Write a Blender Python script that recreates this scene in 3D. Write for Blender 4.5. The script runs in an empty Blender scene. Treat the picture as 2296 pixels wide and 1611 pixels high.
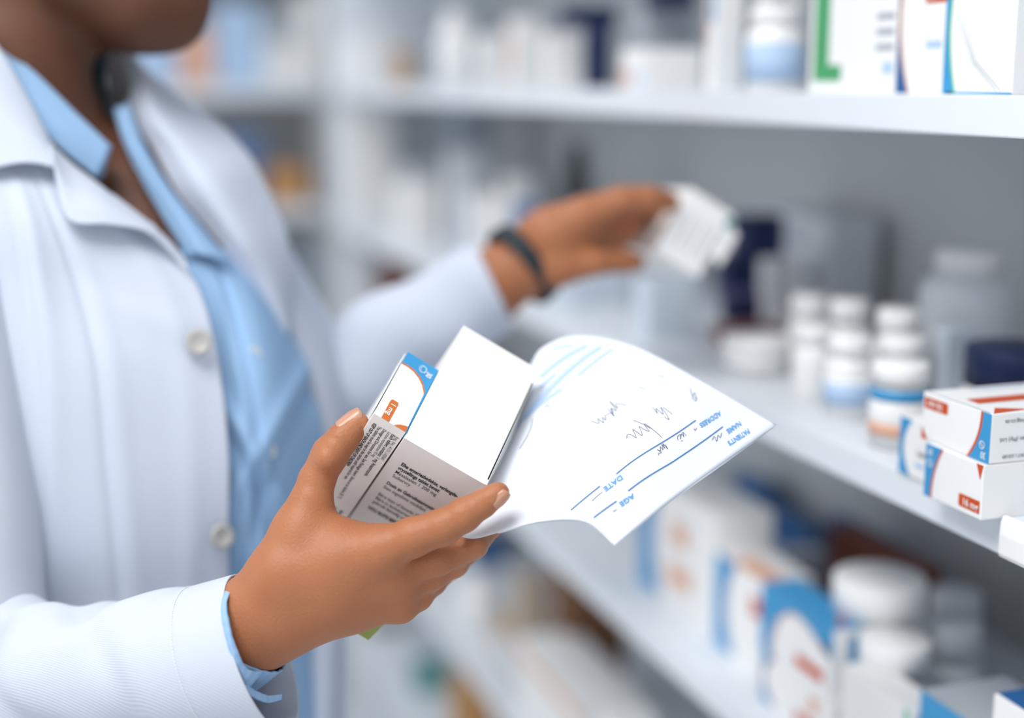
import bpy, bmesh, math, random
import numpy as np
from mathutils import Vector, Matrix

# ---------------------------------------------------------------- camera, light, exposure
sc = bpy.context.scene
COL = sc.collection
FPX = 50.0 / 36.0 * 2296
YAW, PIT = math.radians(18.511), math.radians(11.089)
Fh = np.array([math.sin(YAW), math.cos(YAW), 0.0]); Zv = np.array([0, 0, 1.0])
CR = np.array([math.cos(YAW), -math.sin(YAW), 0.0])
CF = Fh * math.cos(PIT) - Zv * math.sin(PIT)
CU = Fh * math.sin(PIT) + Zv * math.cos(PIT)
CAMZ = 1.40                                     # height of the camera over the floor
ORG = np.array([0, 0, CAMZ])
M3 = np.stack([CR, CU, CF], axis=1)             # (right, up, forward) -> world

cam_d = bpy.data.cameras.new('camera'); cam = bpy.data.objects.new('camera', cam_d); COL.objects.link(cam)
cam_d.lens = 50; cam_d.sensor_width = 36; cam_d.clip_start = 0.05
cam.matrix_world = Matrix(((CR[0], CU[0], -CF[0], 0), (CR[1], CU[1], -CF[1], 0), (CR[2], CU[2], -CF[2], CAMZ), (0, 0, 0, 1)))
cam_d.dof.use_dof = True; cam_d.dof.focus_distance = 0.808; cam_d.dof.aperture_fstop = 1.5
sc.camera = cam
sc.view_settings.view_transform = 'Standard'; sc.view_settings.look = 'None'
sc.view_settings.gamma = 1.0; sc.view_settings.use_curve_mapping = False
sc.view_settings.exposure = -0.15
sc.cycles.use_denoising = True; sc.cycles.max_bounces = 8; sc.cycles.diffuse_bounces = 5
sc.cycles.caustics_reflective = False; sc.cycles.caustics_refractive = False
w = bpy.data.worlds.new('world'); sc.world = w; w.use_nodes = True
w.node_tree.nodes['Background'].inputs[0].default_value = (0.80, 0.90, 1.0, 1)
w.node_tree.nodes['Background'].inputs[1].default_value = 0.5

def area(name, loc, target, sx, sy, power, color):
    L = bpy.data.lights.new(name, 'AREA'); L.shape = 'RECTANGLE'; L.size = sx; L.size_y = sy
    L.energy = power; L.color = color
    o = bpy.data.objects.new(name, L); COL.objects.link(o); o.location = loc
    o.rotation_euler = (Vector(target) - Vector(loc)).to_track_quat('-Z', 'Y').to_euler()
    return o
area('ceiling_panel_light', (-0.60, 0.30, 2.62), (-0.60, 0.3001, 0), 1.1, 0.9, 38, (1.0, 0.985, 0.96))
area('ceiling_panel_light', (-0.45, 2.2, 2.62), (-0.45, 2.2001, 0), 1.2, 0.7, 13, (0.97, 0.985, 1.0))
area('added_fill_light', (-2.45, 1.7, 1.25), (0.5, 1.4, 0.9), 2.6, 2.0, 22, (0.95, 0.975, 1.0))  # added fill from the left to brighten the shelf bays, no window there
area('added_fill_light', (-0.5, -2.2, 1.15), (0.1, 0.8, 1.15), 2.2, 1.8, 24, (0.95, 0.975, 1.0))  # added fill behind the camera for surfaces facing it, no real source

# ---------------------------------------------------------------- helpers
def cw(p):                                      # camera-frame metres (right, up, forward) -> world
    return np.asarray(p, float) @ M3.T + ORG
def C(px, py, d):                               # where a point d metres ahead that shows at (px, py) lies, camera frame
    return np.array([(px - 1148) / FPX * d, (805.5 - py) / FPX * d, d])
def prj(X):
    X = np.asarray(X, float) - ORG; d = X @ CF
    return 1148 + FPX * (X @ CR) / d, 805.5 - FPX * (X @ CU) / d, d
def onz(px, py, z):                             # z is measured from the camera's height
    r = CF + (px - 1148) / FPX * CR + (805.5 - py) / FPX * CU
    return r * z / r[2]
def bis(fn, a, b):
    fa = fn(a)
    for _ in range(50):
        m = (a + b) / 2; fm = fn(m)
        if (fm > 0) == (fa > 0): a, fa = m, fm
        else: b = m
    return (a + b) / 2
def ysolve(px, x, z): return bis(lambda y: prj((x, y, z + CAMZ))[0] - px, .15, 9)
def xsolve(px, y, z): return bis(lambda x: prj((x, y, z + CAMZ))[0] - px, -2.5, 2)
def zsolve(py, x, y): return bis(lambda z: prj((x, y, z + CAMZ))[1] - py, -1.5, 1.2)
def nrm(v): return v / np.linalg.norm(v)

MATS = {}
def mat(name, col, rough=.5, spec=.5, bump=None, sss=0, sssr=(1, .35, .2), coat=0, var=None, trans=0, metal=0, hexs=True):
    if name in MATS: return MATS[name]
    m = bpy.data.materials.new(name); m.use_nodes = True; nt = m.node_tree
    b = nt.nodes['Principled BSDF']
    if hexs: col = tuple(((c / 255) / 12.92 if c / 255 <= .04045 else ((c / 255 + .055) / 1.055) ** 2.4) for c in col)
    b.inputs['Base Color'].default_value = (*col, 1); b.inputs['Roughness'].default_value = rough
    b.inputs['Specular IOR Level'].default_value = spec; b.inputs['Metallic'].default_value = metal
    if sss:
        b.inputs['Subsurface Weight'].default_value = sss; b.inputs['Subsurface Radius'].default_value = sssr
        b.inputs['Subsurface Scale'].default_value = .004
    if coat: b.inputs['Coat Weight'].default_value = coat
    if trans: b.inputs['Transmission Weight'].default_value = trans
    tc = nt.nodes.new('ShaderNodeTexCoord')
    if var:                                     # (scale, amount) gentle uneven colour of the thing itself
        n = nt.nodes.new('ShaderNodeTexNoise'); n.inputs['Scale'].default_value = var[0]; n.inputs['Detail'].default_value = 4
        r = nt.nodes.new('ShaderNodeMix'); r.data_type = 'RGBA'
        r.inputs[6].default_value = (*[c * (1 - var[1]) for c in col], 1); r.inputs[7].default_value = (*[min(1, c * (1 + var[1])) for c in col], 1)
        nt.links.new(tc.outputs['Object'], n.inputs['Vector']); nt.links.new(n.outputs['Fac'], r.inputs[0]); nt.links.new(r.outputs[2], b.inputs['Base Color'])
    if bump:
        bp = nt.nodes.new('ShaderNodeBump'); bp.inputs['Strength'].default_value = bump[2]; bp.inputs['Distance'].default_value = bump[3]
        if bump[0] == 'noise':
            t = nt.nodes.new('ShaderNodeTexNoise'); t.inputs['Detail'].default_value = 6; out = t.outputs['Fac']
        elif bump[0] == 'voro':
            t = nt.nodes.new('ShaderNodeTexVoronoi'); t.feature = 'DISTANCE_TO_EDGE'; out = t.outputs['Distance']
        else:
            t = nt.nodes.new('ShaderNodeTexWave'); t.bands_direction = 'DIAGONAL'; t.inputs['Distortion'].default_value = .12; out = t.outputs['Fac']
        t.inputs['Scale'].default_value = bump[1]
        nt.links.new(tc.outputs['Object'], t.inputs['Vector']); nt.links.new(out, bp.inputs['Height'])
        nt.links.new(bp.outputs['Normal'], b.inputs['Normal'])
    MATS[name] = m
    return m

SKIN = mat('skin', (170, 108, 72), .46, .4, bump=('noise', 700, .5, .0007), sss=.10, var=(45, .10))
NAIL = mat('nail', (192, 138, 112), .3, .5, coat=.2)
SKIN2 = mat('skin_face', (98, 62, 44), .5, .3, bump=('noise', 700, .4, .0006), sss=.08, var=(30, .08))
HAIR = mat('hair', (28, 22, 20), .5)
COAT = mat('coat_cotton', (201, 207, 219), .85, .2, bump=('wave', 330, .2, .0006))
COAT2 = mat('coat_cotton_front', (199, 206, 221), .85, .2, bump=('noise', 120, .1, .0006))
LINING = mat('coat_lining', (150, 146, 144), .9, .15)
SHIRT = mat('shirt_blue', (150, 184, 220), .85, .2, bump=('noise', 400, .2, .0005))
THREAD = mat('stitch', (238, 240, 244), .9, .1)
BUTTON = mat('button_grey', (176, 174, 172), .35, .5)
BUTTON2 = mat('button_pearl', (206, 206, 200), .3, .5)
BAND = mat('band_rubber', (18, 38, 46), .55)
WHITE = mat('card_white', (240, 240, 240), .45, .45)
CARD = mat('card_plain', (238, 237, 234), .55, .35)
CARDG = mat('card_satin', (243, 238, 234), .38, .5)
PAPER = mat('paper', (226, 231, 240), .7, .25)
INKB = mat('print_blue', (104, 162, 216), .6, .2)
INKL = mat('print_blue_pale', (182, 206, 236), .6, .2)
PEN = mat('pen_ink', (92, 96, 120), .5, .2)
LINE = mat('print_line', (60, 118, 178), .6, .2)
BLACK = mat('print_black', (26, 25, 27), .5, .3)
GREYT = mat('print_grey', (112, 116, 124), .5, .3)
BLUE = mat('pack_blue', (58, 150, 204), .4, .45)
DBLUE = mat('pack_deep_blue', (30, 92, 150), .45, .4)
NAVY = mat('pack_navy', (18, 32, 74), .45, .4)
ORANGE = mat('pack_orange', (206, 110, 42), .4, .45)
RED = mat('pack_red_orange', (204, 78, 26), .4, .45)
GREEN = mat('pack_green', (90, 190, 150), .4, .45)
DGREEN = mat('pack_leaf_green', (72, 160, 104), .4, .45)
PEACH = mat('pack_peach', (226, 176, 150), .5, .4)
LBLUE = mat('pack_light_blue', (178, 204, 234), .5, .4)
GREYC = mat('pack_grey', (172, 178, 186), .5, .4)
BEIGE = mat('pack_beige', (206, 188, 170), .6, .3)
BROWN = mat('pack_brown', (120, 84, 58), .6, .3)
RBROWN = mat('pack_red_brown', (118, 62, 46), .6, .3)
TEAL = mat('pack_teal', (54, 140, 140), .5, .4)
TAN = mat('pack_tan', (196, 146, 96), .6, .3)
LGREEN = mat('card_leaf', (160, 178, 104), .6, .3)
PLAST = mat('bottle_plastic', (246, 246, 246), .35, .5)
PLASTG = mat('bottle_plastic_grey', (224, 229, 234), .35, .5)
DARKP = mat('bottle_dark', (40, 48, 54), .35, .5)
SHELF = mat('shelf_laminate', (226, 231, 237), .4, .4)
BACK = mat('shelf_back', (196, 199, 201), .7, .2, var=(2.5, .05))
FLOOR = mat('floor_vinyl', (214, 216, 218), .4, .4, var=(3, .06))
WALL = mat('wall_paint', (214, 218, 222), .8, .2, bump=('noise', 60, .1, .001))
CEIL = mat('ceiling_paint', (235, 236, 238), .9, .1)

class MB:
    def __init__(s): s.v = []; s.f = []; s.m = []; s.mats = []; s.n = 0; s.sm = []
    def mi(s, m):
        if m not in s.mats: s.mats.append(m)
        return s.mats.index(m)
    def add(s, V, F, m, smooth=False):
        k = s.mi(m); s.v.append(np.asarray(V, float).reshape(-1, 3))
        for f in F: s.f.append([i + s.n for i in f]); s.m.append(k); s.sm.append(smooth)
        s.n += len(V)
    def box(s, o, a, b, c, m, bev=0):           # corner o and three edge vectors, optionally chamfered
        o, a, b, c = [np.asarray(t, float) for t in (o, a, b, c)]
        V = [o + i * a + j * b + k * c for k in (0, 1) for j in (0, 1) for i in (0, 1)]
        F = [(0, 2, 3, 1), (4, 5, 7, 6), (0, 1, 5, 4), (1, 3, 7, 5), (3, 2, 6, 7), (2, 0, 4, 6)]
        if np.dot(np.cross(a, b), c) < 0: F = [f[::-1] for f in F]
        if bev:
            bm = bmesh.new(); vs = [bm.verts.new(v) for v in V]
            for f in F: bm.faces.new([vs[i] for i in f])
            bmesh.ops.bevel(bm, geom=bm.edges[:], offset=bev, segments=2, profile=.5, affect='EDGES')
            bm.verts.index_update(); V = [tuple(v.co) for v in bm.verts]; F = [[v.index for v in f.verts] for f in bm.faces]; bm.free()
        s.add(V, F, m)
    def poly(s, pts2, o, ux, uy, m, lift=.00015, layer=1):
        o, ux, uy = [np.asarray(t, float) for t in (o, ux, uy)]
        n = nrm(np.cross(ux, uy)); V = [o + p[0] * ux + p[1] * uy + n * lift * layer for p in pts2]
        s.add(V, [list(range(len(V)))], m)
    def build(s, name, parent=None, origin=None):
        me = bpy.data.meshes.new(name)
        V = np.concatenate(s.v) if s.v else np.zeros((0, 3))
        og = np.zeros(3) if origin is None else np.asarray(origin, float)
        me.from_pydata((V - og).tolist(), [], s.f)
        for m in s.mats: me.materials.append(m)
        me.polygons.foreach_set('material_index', s.m); me.polygons.foreach_set('use_smooth', s.sm)
        me.update()
        return link(name, me, parent, og)
def link(name, me, parent=None, og=(0, 0, 0)):
    o = bpy.data.objects.new(name, me); COL.objects.link(o)
    if parent is not None:
        o.parent = parent
        q = parent; base = Vector((0, 0, 0))
        while q: base += Vector(q.location); q = q.parent
        o.location = Vector(og) - base
    else: o.location = og
    return o
def tag(o, label=None, cat=None, group=None, kind=None):
    if label: o['label'] = label
    if cat: o['category'] = cat
    if group: o['group'] = group
    if kind: o['kind'] = kind
    return o

_T = {}
def text2d(s, bold=0.0):                        # flat lettering as 2-D vertices and faces, 1 unit high
    if (s, bold) in _T: return _T[(s, bold)]
    c = bpy.data.curves.new('lettering', 'FONT'); c.body = s; c.size = 1; c.offset = bold; c.resolution_u = 3; c.fill_mode = 'FRONT'
    o = bpy.data.objects.new('lettering', c); COL.objects.link(o)
    dg = bpy.context.evaluated_depsgraph_get(); me = bpy.data.meshes.new_from_object(o.evaluated_get(dg))
    V = np.array([v.co[:2] for v in me.vertices]).reshape(-1, 2); F = [list(p.vertices) for p in me.polygons]
    bpy.data.objects.remove(o); bpy.data.curves.remove(c); bpy.data.meshes.remove(me)
    _T[(s, bold)] = (V, F)
    return V, F
def put_text(mb, s, o, ux, uy, size, m, sx=1., bold=0, lift=.0003, ang=0, width=None):
    V, F = text2d(s, bold)
    if len(V) == 0: return
    if width: sx = width / (V[:, 0].max() * size)
    o, ux, uy = [np.asarray(t, float) for t in (o, ux, uy)]; n = nrm(np.cross(ux, uy))
    x, y = V[:, 0] * size * sx, V[:, 1] * size; c, q = math.cos(ang), math.sin(ang)
    x, y = x * c - y * q, x * q + y * c
    mb.add(o + x[:, None] * ux + y[:, None] * uy + n * lift, F, m)

# --- signed distance modelling: evaluate, then net the zero surface
def cap(p, a, b, ra, rb):
    ab = b - a; t = np.clip(((p - a) @ ab) / (ab @ ab), 0, 1)
    return np.linalg.norm(p - a - t[:, None] * ab, axis=1) - (ra + (rb - ra) * t)
def ell(p, c, r, R=None):
    q = p - c
    if R is not None: q = q @ R
    k0 = np.linalg.norm(q / r, axis=1); k1 = np.linalg.norm(q / (np.asarray(r) ** 2), axis=1)
    return k0 * (k0 - 1) / np.maximum(k1, 1e-9)
def smin(a, b, k):
    h = np.maximum(k - np.abs(a - b), 0) / k
    return np.minimum(a, b) - h * h * k * .25
def chain(p, J, k=.003):                        # J: (px, py, depth, radius px)
    d = None; Q = [(C(*j[:3]), j[3] * j[2] / FPX) for j in J]
    for (a, ra), (b, rb) in zip(Q[:-1], Q[1:]):
        e = cap(p, a, b, ra, rb); d = e if d is None else smin(d, e, k)
    return d
def net(fn, lo, hi, h):
    lo, hi = np.array(lo, float), np.array(hi, float); n = np.ceil((hi - lo) / h).astype(int) + 1; s = 4
    nc = np.ceil(n / s).astype(int) + 1
    g = np.stack(np.meshgrid(*[lo[i] + np.arange(nc[i]) * h * s for i in range(3)], indexing='ij'), -1).reshape(-1, 3)
    Fc = fn(g).reshape(nc); thr = h * s * 2.2
    near = np.abs(Fc) < thr
    ix = [np.minimum((np.arange(n[i]) + s // 2) // s, nc[i] - 1) for i in range(3)]
    Ff = Fc[np.ix_(*ix)].astype(np.float64).copy(); nf = near[np.ix_(*ix)]
    idx = np.argwhere(nf)
    for k in range(0, len(idx), 400000):
        q = idx[k:k + 400000]; Ff[q[:, 0], q[:, 1], q[:, 2]] = fn(lo + q * h)
    S = Ff < 0
    cs = np.zeros(tuple(n - 1), int)
    for i in (0, 1):
        for j in (0, 1):
            for k in (0, 1): cs += S[i:n[0] - 1 + i, j:n[1] - 1 + j, k:n[2] - 1 + k]
    act = np.argwhere((cs > 0) & (cs < 8)); vid = -np.ones(tuple(n - 1), int); vid[tuple(act.T)] = np.arange(len(act))
    acc = np.zeros((len(act), 3)); cnt = np.zeros(len(act))
    for ax in range(3):
        o1, o2 = [i for i in range(3) if i != ax]
        for i in (0, 1):
            for j in (0, 1):
                a = act.copy(); a[:, o1] += i; a[:, o2] += j; b = a.copy(); b[:, ax] += 1
                fa, fb = Ff[tuple(a.T)], Ff[tuple(b.T)]; m = (fa < 0) != (fb < 0)
                t = np.where(m, fa / np.where(m, fa - fb, 1), 0); pt = a.astype(float); pt[:, ax] += t
                acc[m] += pt[m]; cnt[m] += 1
    V = lo + acc / cnt[:, None] * h; Q = []
    for ax in range(3):
        o1, o2 = [(1, 2), (2, 0), (0, 1)][ax]
        sl = [slice(None)] * 3; sl2 = [slice(None)] * 3; sl[ax] = slice(0, -1); sl2[ax] = slice(1, None)
        A, B = S[tuple(sl)], S[tuple(sl2)]; e = np.argwhere(A != B)
        e = e[(e[:, o1] > 0) & (e[:, o2] > 0) & (e[:, o1] < n[o1] - 1) & (e[:, o2] < n[o2] - 1)]
        fl = A[tuple(e.T)]; q = []
        for i, j in ((-1, -1), (0, -1), (0, 0), (-1, 0)):
            c = e.copy(); c[:, o1] += i; c[:, o2] += j; q.append(vid[tuple(c.T)])
        q = np.stack(q, 1); q[~fl] = q[~fl][:, ::-1]; Q.append(q)
    return V, np.concatenate(Q)

def crs(P, u):                                  # Catmull-Rom through the points, u in 0..1
    P = np.asarray(P, float); n = len(P); u = np.atleast_1d(u) * (n - 1); i = np.clip(u.astype(int), 0, n - 2); t = (u - i)
    t = t.reshape((-1,) + (1,) * (P.ndim - 1))
    E = np.concatenate([[2 * P[0] - P[1]], P, [2 * P[-1] - P[-2]]]); a, b, c, d = E[i], E[i + 1], E[i + 2], E[i + 3]
    return .5 * (2 * b + (c - a) * t + (2 * a - 5 * b + 4 * c - d) * t * t + (3 * b - a - 3 * c + d) * t ** 3)
def patch(rows, nu=40, nv=40, disp=None, thick=.0009):
    """rows of (px, py, depth): a cloth panel, returned as world vertices and faces with a real thickness"""
    G = np.array([[C(*p) for p in r] for r in rows]); u, v = np.linspace(0, 1, nu), np.linspace(0, 1, nv)
    A = crs(G, v); A = crs(A.transpose(1, 0, 2), u).transpose(1, 0, 2)          # nv x nu x 3
    def normals(A):
        N = np.cross(np.gradient(A, axis=1), np.gradient(A, axis=0)); N /= np.linalg.norm(N, axis=2, keepdims=True) + 1e-12
        N[N[..., 2] > 0] *= -1; return N
    N = normals(A)
    if disp is not None:
        U, V = np.meshgrid(u, v); A = A + N * disp(U, V)[..., None]; N = normals(A)
    top, bot = A.reshape(-1, 3), (A - N * thick).reshape(-1, 3); k = nu * nv
    F = []
    for j in range(nv - 1):
        for i in range(nu - 1):
            a = j * nu + i; q = (a, a + 1, a + nu + 1, a + nu); F.append(q); F.append(tuple(t + k for t in q[::-1]))
    for i in range(nu - 1):
        for a, b in ((i, i + 1), ((nv - 1) * nu + i + 1, (nv - 1) * nu + i)): F.append((a, a + k, b + k, b))
    for j in range(nv - 1):
        for a, b in (((j + 1) * nu, j * nu), (j * nu + nu - 1, (j + 1) * nu + nu - 1)): F.append((a, a + k, b + k, b))
    return cw(np.concatenate([top, bot])), F
def ridge(x, c, w): return np.exp(-((x - c) / w) ** 2)
def tube(J, up=(0, 1, 0), nt=60, na=64, disp=None, thick=.0012, flat=1., skew=0.):
    """sleeve swept along J = (px, py, depth, radius m); open at the last end, with a real thickness"""
    P = np.array([C(*j[:3]) for j in J]); R = np.array([j[3] for j in J]); t = np.linspace(0, 1, nt)
    A = crs(P, t); r = crs(R[:, None], t)[:, 0]; T = np.gradient(A, axis=0); T /= np.linalg.norm(T, axis=1, keepdims=True)
    up = np.array(up, float); B = np.cross(T, up); B /= np.linalg.norm(B, axis=1, keepdims=True); U = np.cross(B, T)
    th = np.linspace(0, 2 * math.pi, na, endpoint=False); TT, TH = np.meshgrid(t, th, indexing='ij')
    rr = r[:, None] * np.ones_like(TH)
    if disp is not None: rr = rr + disp(TT, TH)
    D = np.cos(TH)[..., None] * U[:, None] + flat * np.sin(TH)[..., None] * B[:, None]
    sk = (skew * TT ** 3 * np.cos(TH))[..., None] * T[:, None]
    O = A[:, None] + D * rr[..., None] + sk; I = A[:, None] + D * (rr - thick)[..., None] + sk
    k = nt * na; F = []
    for j in range(nt - 1):
        for i in range(na):
            a, b = j * na + i, j * na + (i + 1) % na; F.append((a, a + na, b + na, b)); F.append((a + k, b + k, b + k + na, a + k + na))
    for i in range(na):
        a, b = (nt - 1) * na + i, (nt - 1) * na + (i + 1) % na; F.append((a, a + k, b + k, b))
        a, b = i, (i + 1) % na; F.append((a, b, b + k, a + k))
    return cw(np.concatenate([O.reshape(-1, 3), I.reshape(-1, 3)])), F
# ---------------------------------------------------------------- the room
def slab(name, x0, x1, y0, y1, z0, z1, m):
    mb = MB(); mb.box((x0, y0, z0), (x1 - x0, 0, 0), (0, y1 - y0, 0), (0, 0, z1 - z0), m); return tag(mb.build(name), kind='structure')
slab('floor', -2.6, .95, -2.6, 3.6, -.05, 0, FLOOR)
slab('ceiling', -2.6, .95, -2.6, 3.6, 2.7, 2.75, CEIL)
slab('wall_right', .90, .95, -2.6, 3.6, 0, 2.7, WALL)
slab('wall_far', -2.6, .90, 3.55, 3.6, 0, 2.7, WALL)
slab('wall_left', -2.65, -2.6, -2.6, 3.6, 0, 2.7, WALL)
slab('wall_back', -2.6, .95, -2.65, -2.6, 0, 2.7, WALL)
slab('baseboard_far', -2.6, -1.32, 3.535, 3.55, 0, .1, SHELF)

# ---------------------------------------------------------------- shelving along the right wall
XF, XB = .540, .850
ZT, ZM, ZL, ZK, ZJ = -.0085, -.257, -.524, -.802, -1.08     # board tops, from the camera's height
su = MB(); su.box((XF + .01, -.6, CAMZ - 1.32), (XB - XF, 0, 0), (0, 3.30, 0), (0, 0, .02), SHELF, .001)
unit = su.build('shelving_unit', origin=(XF, -.6, 0))
for zt in (.262, ZT, ZM, ZL, ZK, ZJ):
    mb = MB(); mb.box((XF, -.6, CAMZ + zt - .0245), (XB - XF, 0, 0), (0, 3.28, 0), (0, 0, .0245), SHELF, .0012); mb.build('shelf_board', unit)
for y in (2.68, -.62):
    mb = MB(); mb.box((XF + .004, y, 0), (XB - XF - .004, 0, 0), (0, .02, 0), (0, 0, CAMZ + .55), SHELF, .001); mb.build('side_panel', unit)
for y in (-.6, 1.05):
    mb = MB(); mb.box((XB, y, 0), (.012, 0, 0), (0, 1.646, 0), (0, 0, CAMZ + .55), BACK); mb.build('back_panel', unit)
tag(unit, 'long white shelving unit of medicine along the right wall', 'shelving')

XR = .585
fu = MB(); fu.box((-1.30, 3.02, CAMZ - 1.32), (XR + 1.30, 0, 0), (0, .3, 0), (0, 0, .02), SHELF)
funit = fu.build('shelving_unit', origin=(-1.3, 3.02, 0))
for zt in (.262, ZT, ZM, ZL, ZK, ZJ):
    mb = MB(); mb.box((-1.30, 3.0, CAMZ + zt - .030), (XR + 1.30, 0, 0), (0, .32, 0), (0, 0, .030), SHELF, .0012); mb.build('shelf_board', funit)
for x in (-1.32, XR):
    mb = MB(); mb.box((x, 3.004, 0), (.02, 0, 0), (0, .32, 0), (0, 0, CAMZ + .55), SHELF if x < 0 else BACK, .001); mb.build('side_panel', funit)
mb = MB(); mb.box((-1.30, 3.32, 0), (XR + 1.30, 0, 0), (0, .012, 0), (0, 0, CAMZ + .55), BACK); mb.build('back_panel', funit)
tag(funit, 'white shelving unit across the far end behind the person', 'shelving')
# ---------------------------------------------------------------- the person: skin
def hand_sdf(p):
    index = chain(p, [(852, 1236, .794, 50), (925, 1206, .790, 44), (992, 1183, .788, 40.5), (1040, 1156, .787, 37.5), (1082, 1130, .787, 31), (1110, 1112, .787, 25.5), (1120, 1105, .787, 22)])
    middle = chain(p, [(868, 1288, .803, 42), (980, 1256, .811, 36), (1062, 1222, .820, 31), (1098, 1180, .848, 28), (1088, 1135, .870, 25)])
    ring = chain(p, [(884, 1326, .808, 38), (965, 1292, .820, 34), (1018, 1264, .832, 31), (1062, 1225, .858, 27), (1058, 1180, .880, 24)])
    pinky = chain(p, [(898, 1360, .813, 33), (936, 1337, .822, 33), (972, 1306, .836, 28), (1010, 1278, .858, 22), (1018, 1240, .876, 20)])
    thumb = chain(p, [(672, 1195, .806, 58), (698, 1125, .808, 47), (710, 1078, .810, 40), (732, 1034, .811, 38.5), (742, 1016, .811, 39.5), (770, 983, .811, 34.5), (795, 957, .811, 28), (801, 950, .811, 26)])
    palm = chain(p, [(330, 1500, .835, 105), (470, 1440, .818, 92), (575, 1400, .812, 84), (660, 1340, .810, 79), (760, 1305, .808, 72), (845, 1270, .806, 52)], .02)
    for J in ([(560, 1418, .815, 76), (690, 1378, .815, 48), (800, 1367, .815, 37), (896, 1361, .813, 33)],
              [(575, 1370, .806, 68), (640, 1275, .804, 64), (672, 1195, .806, 56)],
              [(640, 1290, .800, 60), (760, 1262, .797, 52), (852, 1236, .794, 49)],
              [(620, 1380, .806, 56), (760, 1325, .804, 46), (868, 1288, .803, 41)],
              [(620, 1400, .808, 56), (760, 1352, .808, 42), (884, 1326, .808, 37)],
              [(700, 1215, .808, 48), (760, 1218, .805, 44), (830, 1232, .800, 44)]):
        palm = smin(palm, chain(p, J, .01), .014)
    f = smin(smin(index, middle, .0014), smin(ring, pinky, .0025), .0022)
    d = smin(palm, f, .006); d = smin(d, thumb, .010)
    for x, y, z, r in ((1068, 1222, .811, 20), (1024, 1262, .824, 18), (735, 1030, .802, 22)):   # knuckles stand out
        c = C(x, y, z); d = smin(d, np.linalg.norm(p - c, axis=1) - r * z / FPX, .008)
    for a, b, amp, R, offs in (((706, 1080, .811), (742, 1016, .811), .00034, .013, (.010, .0125, .015, .0175)), ((770, 983, .811), (742, 1016, .811), .0003, .009, (.004, .006)),
                               ((992, 1183, .787), (1040, 1156, .787), .00028, .010, (.009, .011, .013)), ((1040, 1156, .787), (1085, 1127, .787), .00028, .008, (.010, .0118)),
                               ((980, 1256, .811), (1062, 1222, .820), .00028, .010, (.018, .0202, .0224)), ((740, 1180, .806), (820, 1225, .80), .0003, .012, (.010, .0125, .015))):
        A, B = C(*a), C(*b); t = nrm(B - A); c = A + t * (sum(offs) / len(offs)); q = p - A; s = q @ t; m = np.exp(-(np.linalg.norm(p - c, axis=1) / R) ** 4)
        wob = .0005 * np.sin(q[:, 1] * 900)
        for o in offs: d = d + amp * m * np.exp(-((s - o + wob) / .0006) ** 2)
    return d
def far_hand_sdf(p):
    arm = chain(p, [(860, 810, 1.165, 70), (1080, 655, 1.167, 74), (1165, 598, 1.17, 61), (1235, 550, 1.17, 68), (1300, 515, 1.175, 56)], .02)
    arm = smin(arm, chain(p, [(1240, 560, 1.19, 58), (1350, 525, 1.205, 46), (1405, 505, 1.21, 36)], .02), .02)
    idx = chain(p, [(1240, 525, 1.155, 60), (1310, 482, 1.15, 42), (1395, 448, 1.148, 31), (1455, 444, 1.152, 27), (1500, 452, 1.165, 24)])
    d = smin(arm, idx, .014)
    for k, (dx, dy) in enumerate(((0, 8), (-14, 22), (-40, 40))):
        z = .022 * (k + 1)
        e = chain(p, [(1225, 545, 1.165 + z, 58), (1310 + dx, 486 + dy, 1.16 + z, 38), (1390 + dx, 452 + dy, 1.165 + z, 29), (1450 + dx, 450 + dy, 1.18 + z, 25), (1490 + dx, 470 + dy, 1.19 + z, 22)])
        d = smin(d, e, .004)
    th = chain(p, [(1200, 612, 1.16, 42), (1255, 606, 1.15, 36), (1335, 590, 1.152, 28), (1405, 586, 1.168, 25), (1425, 588, 1.175, 22)])
    return smin(d, th, .012)
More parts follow.
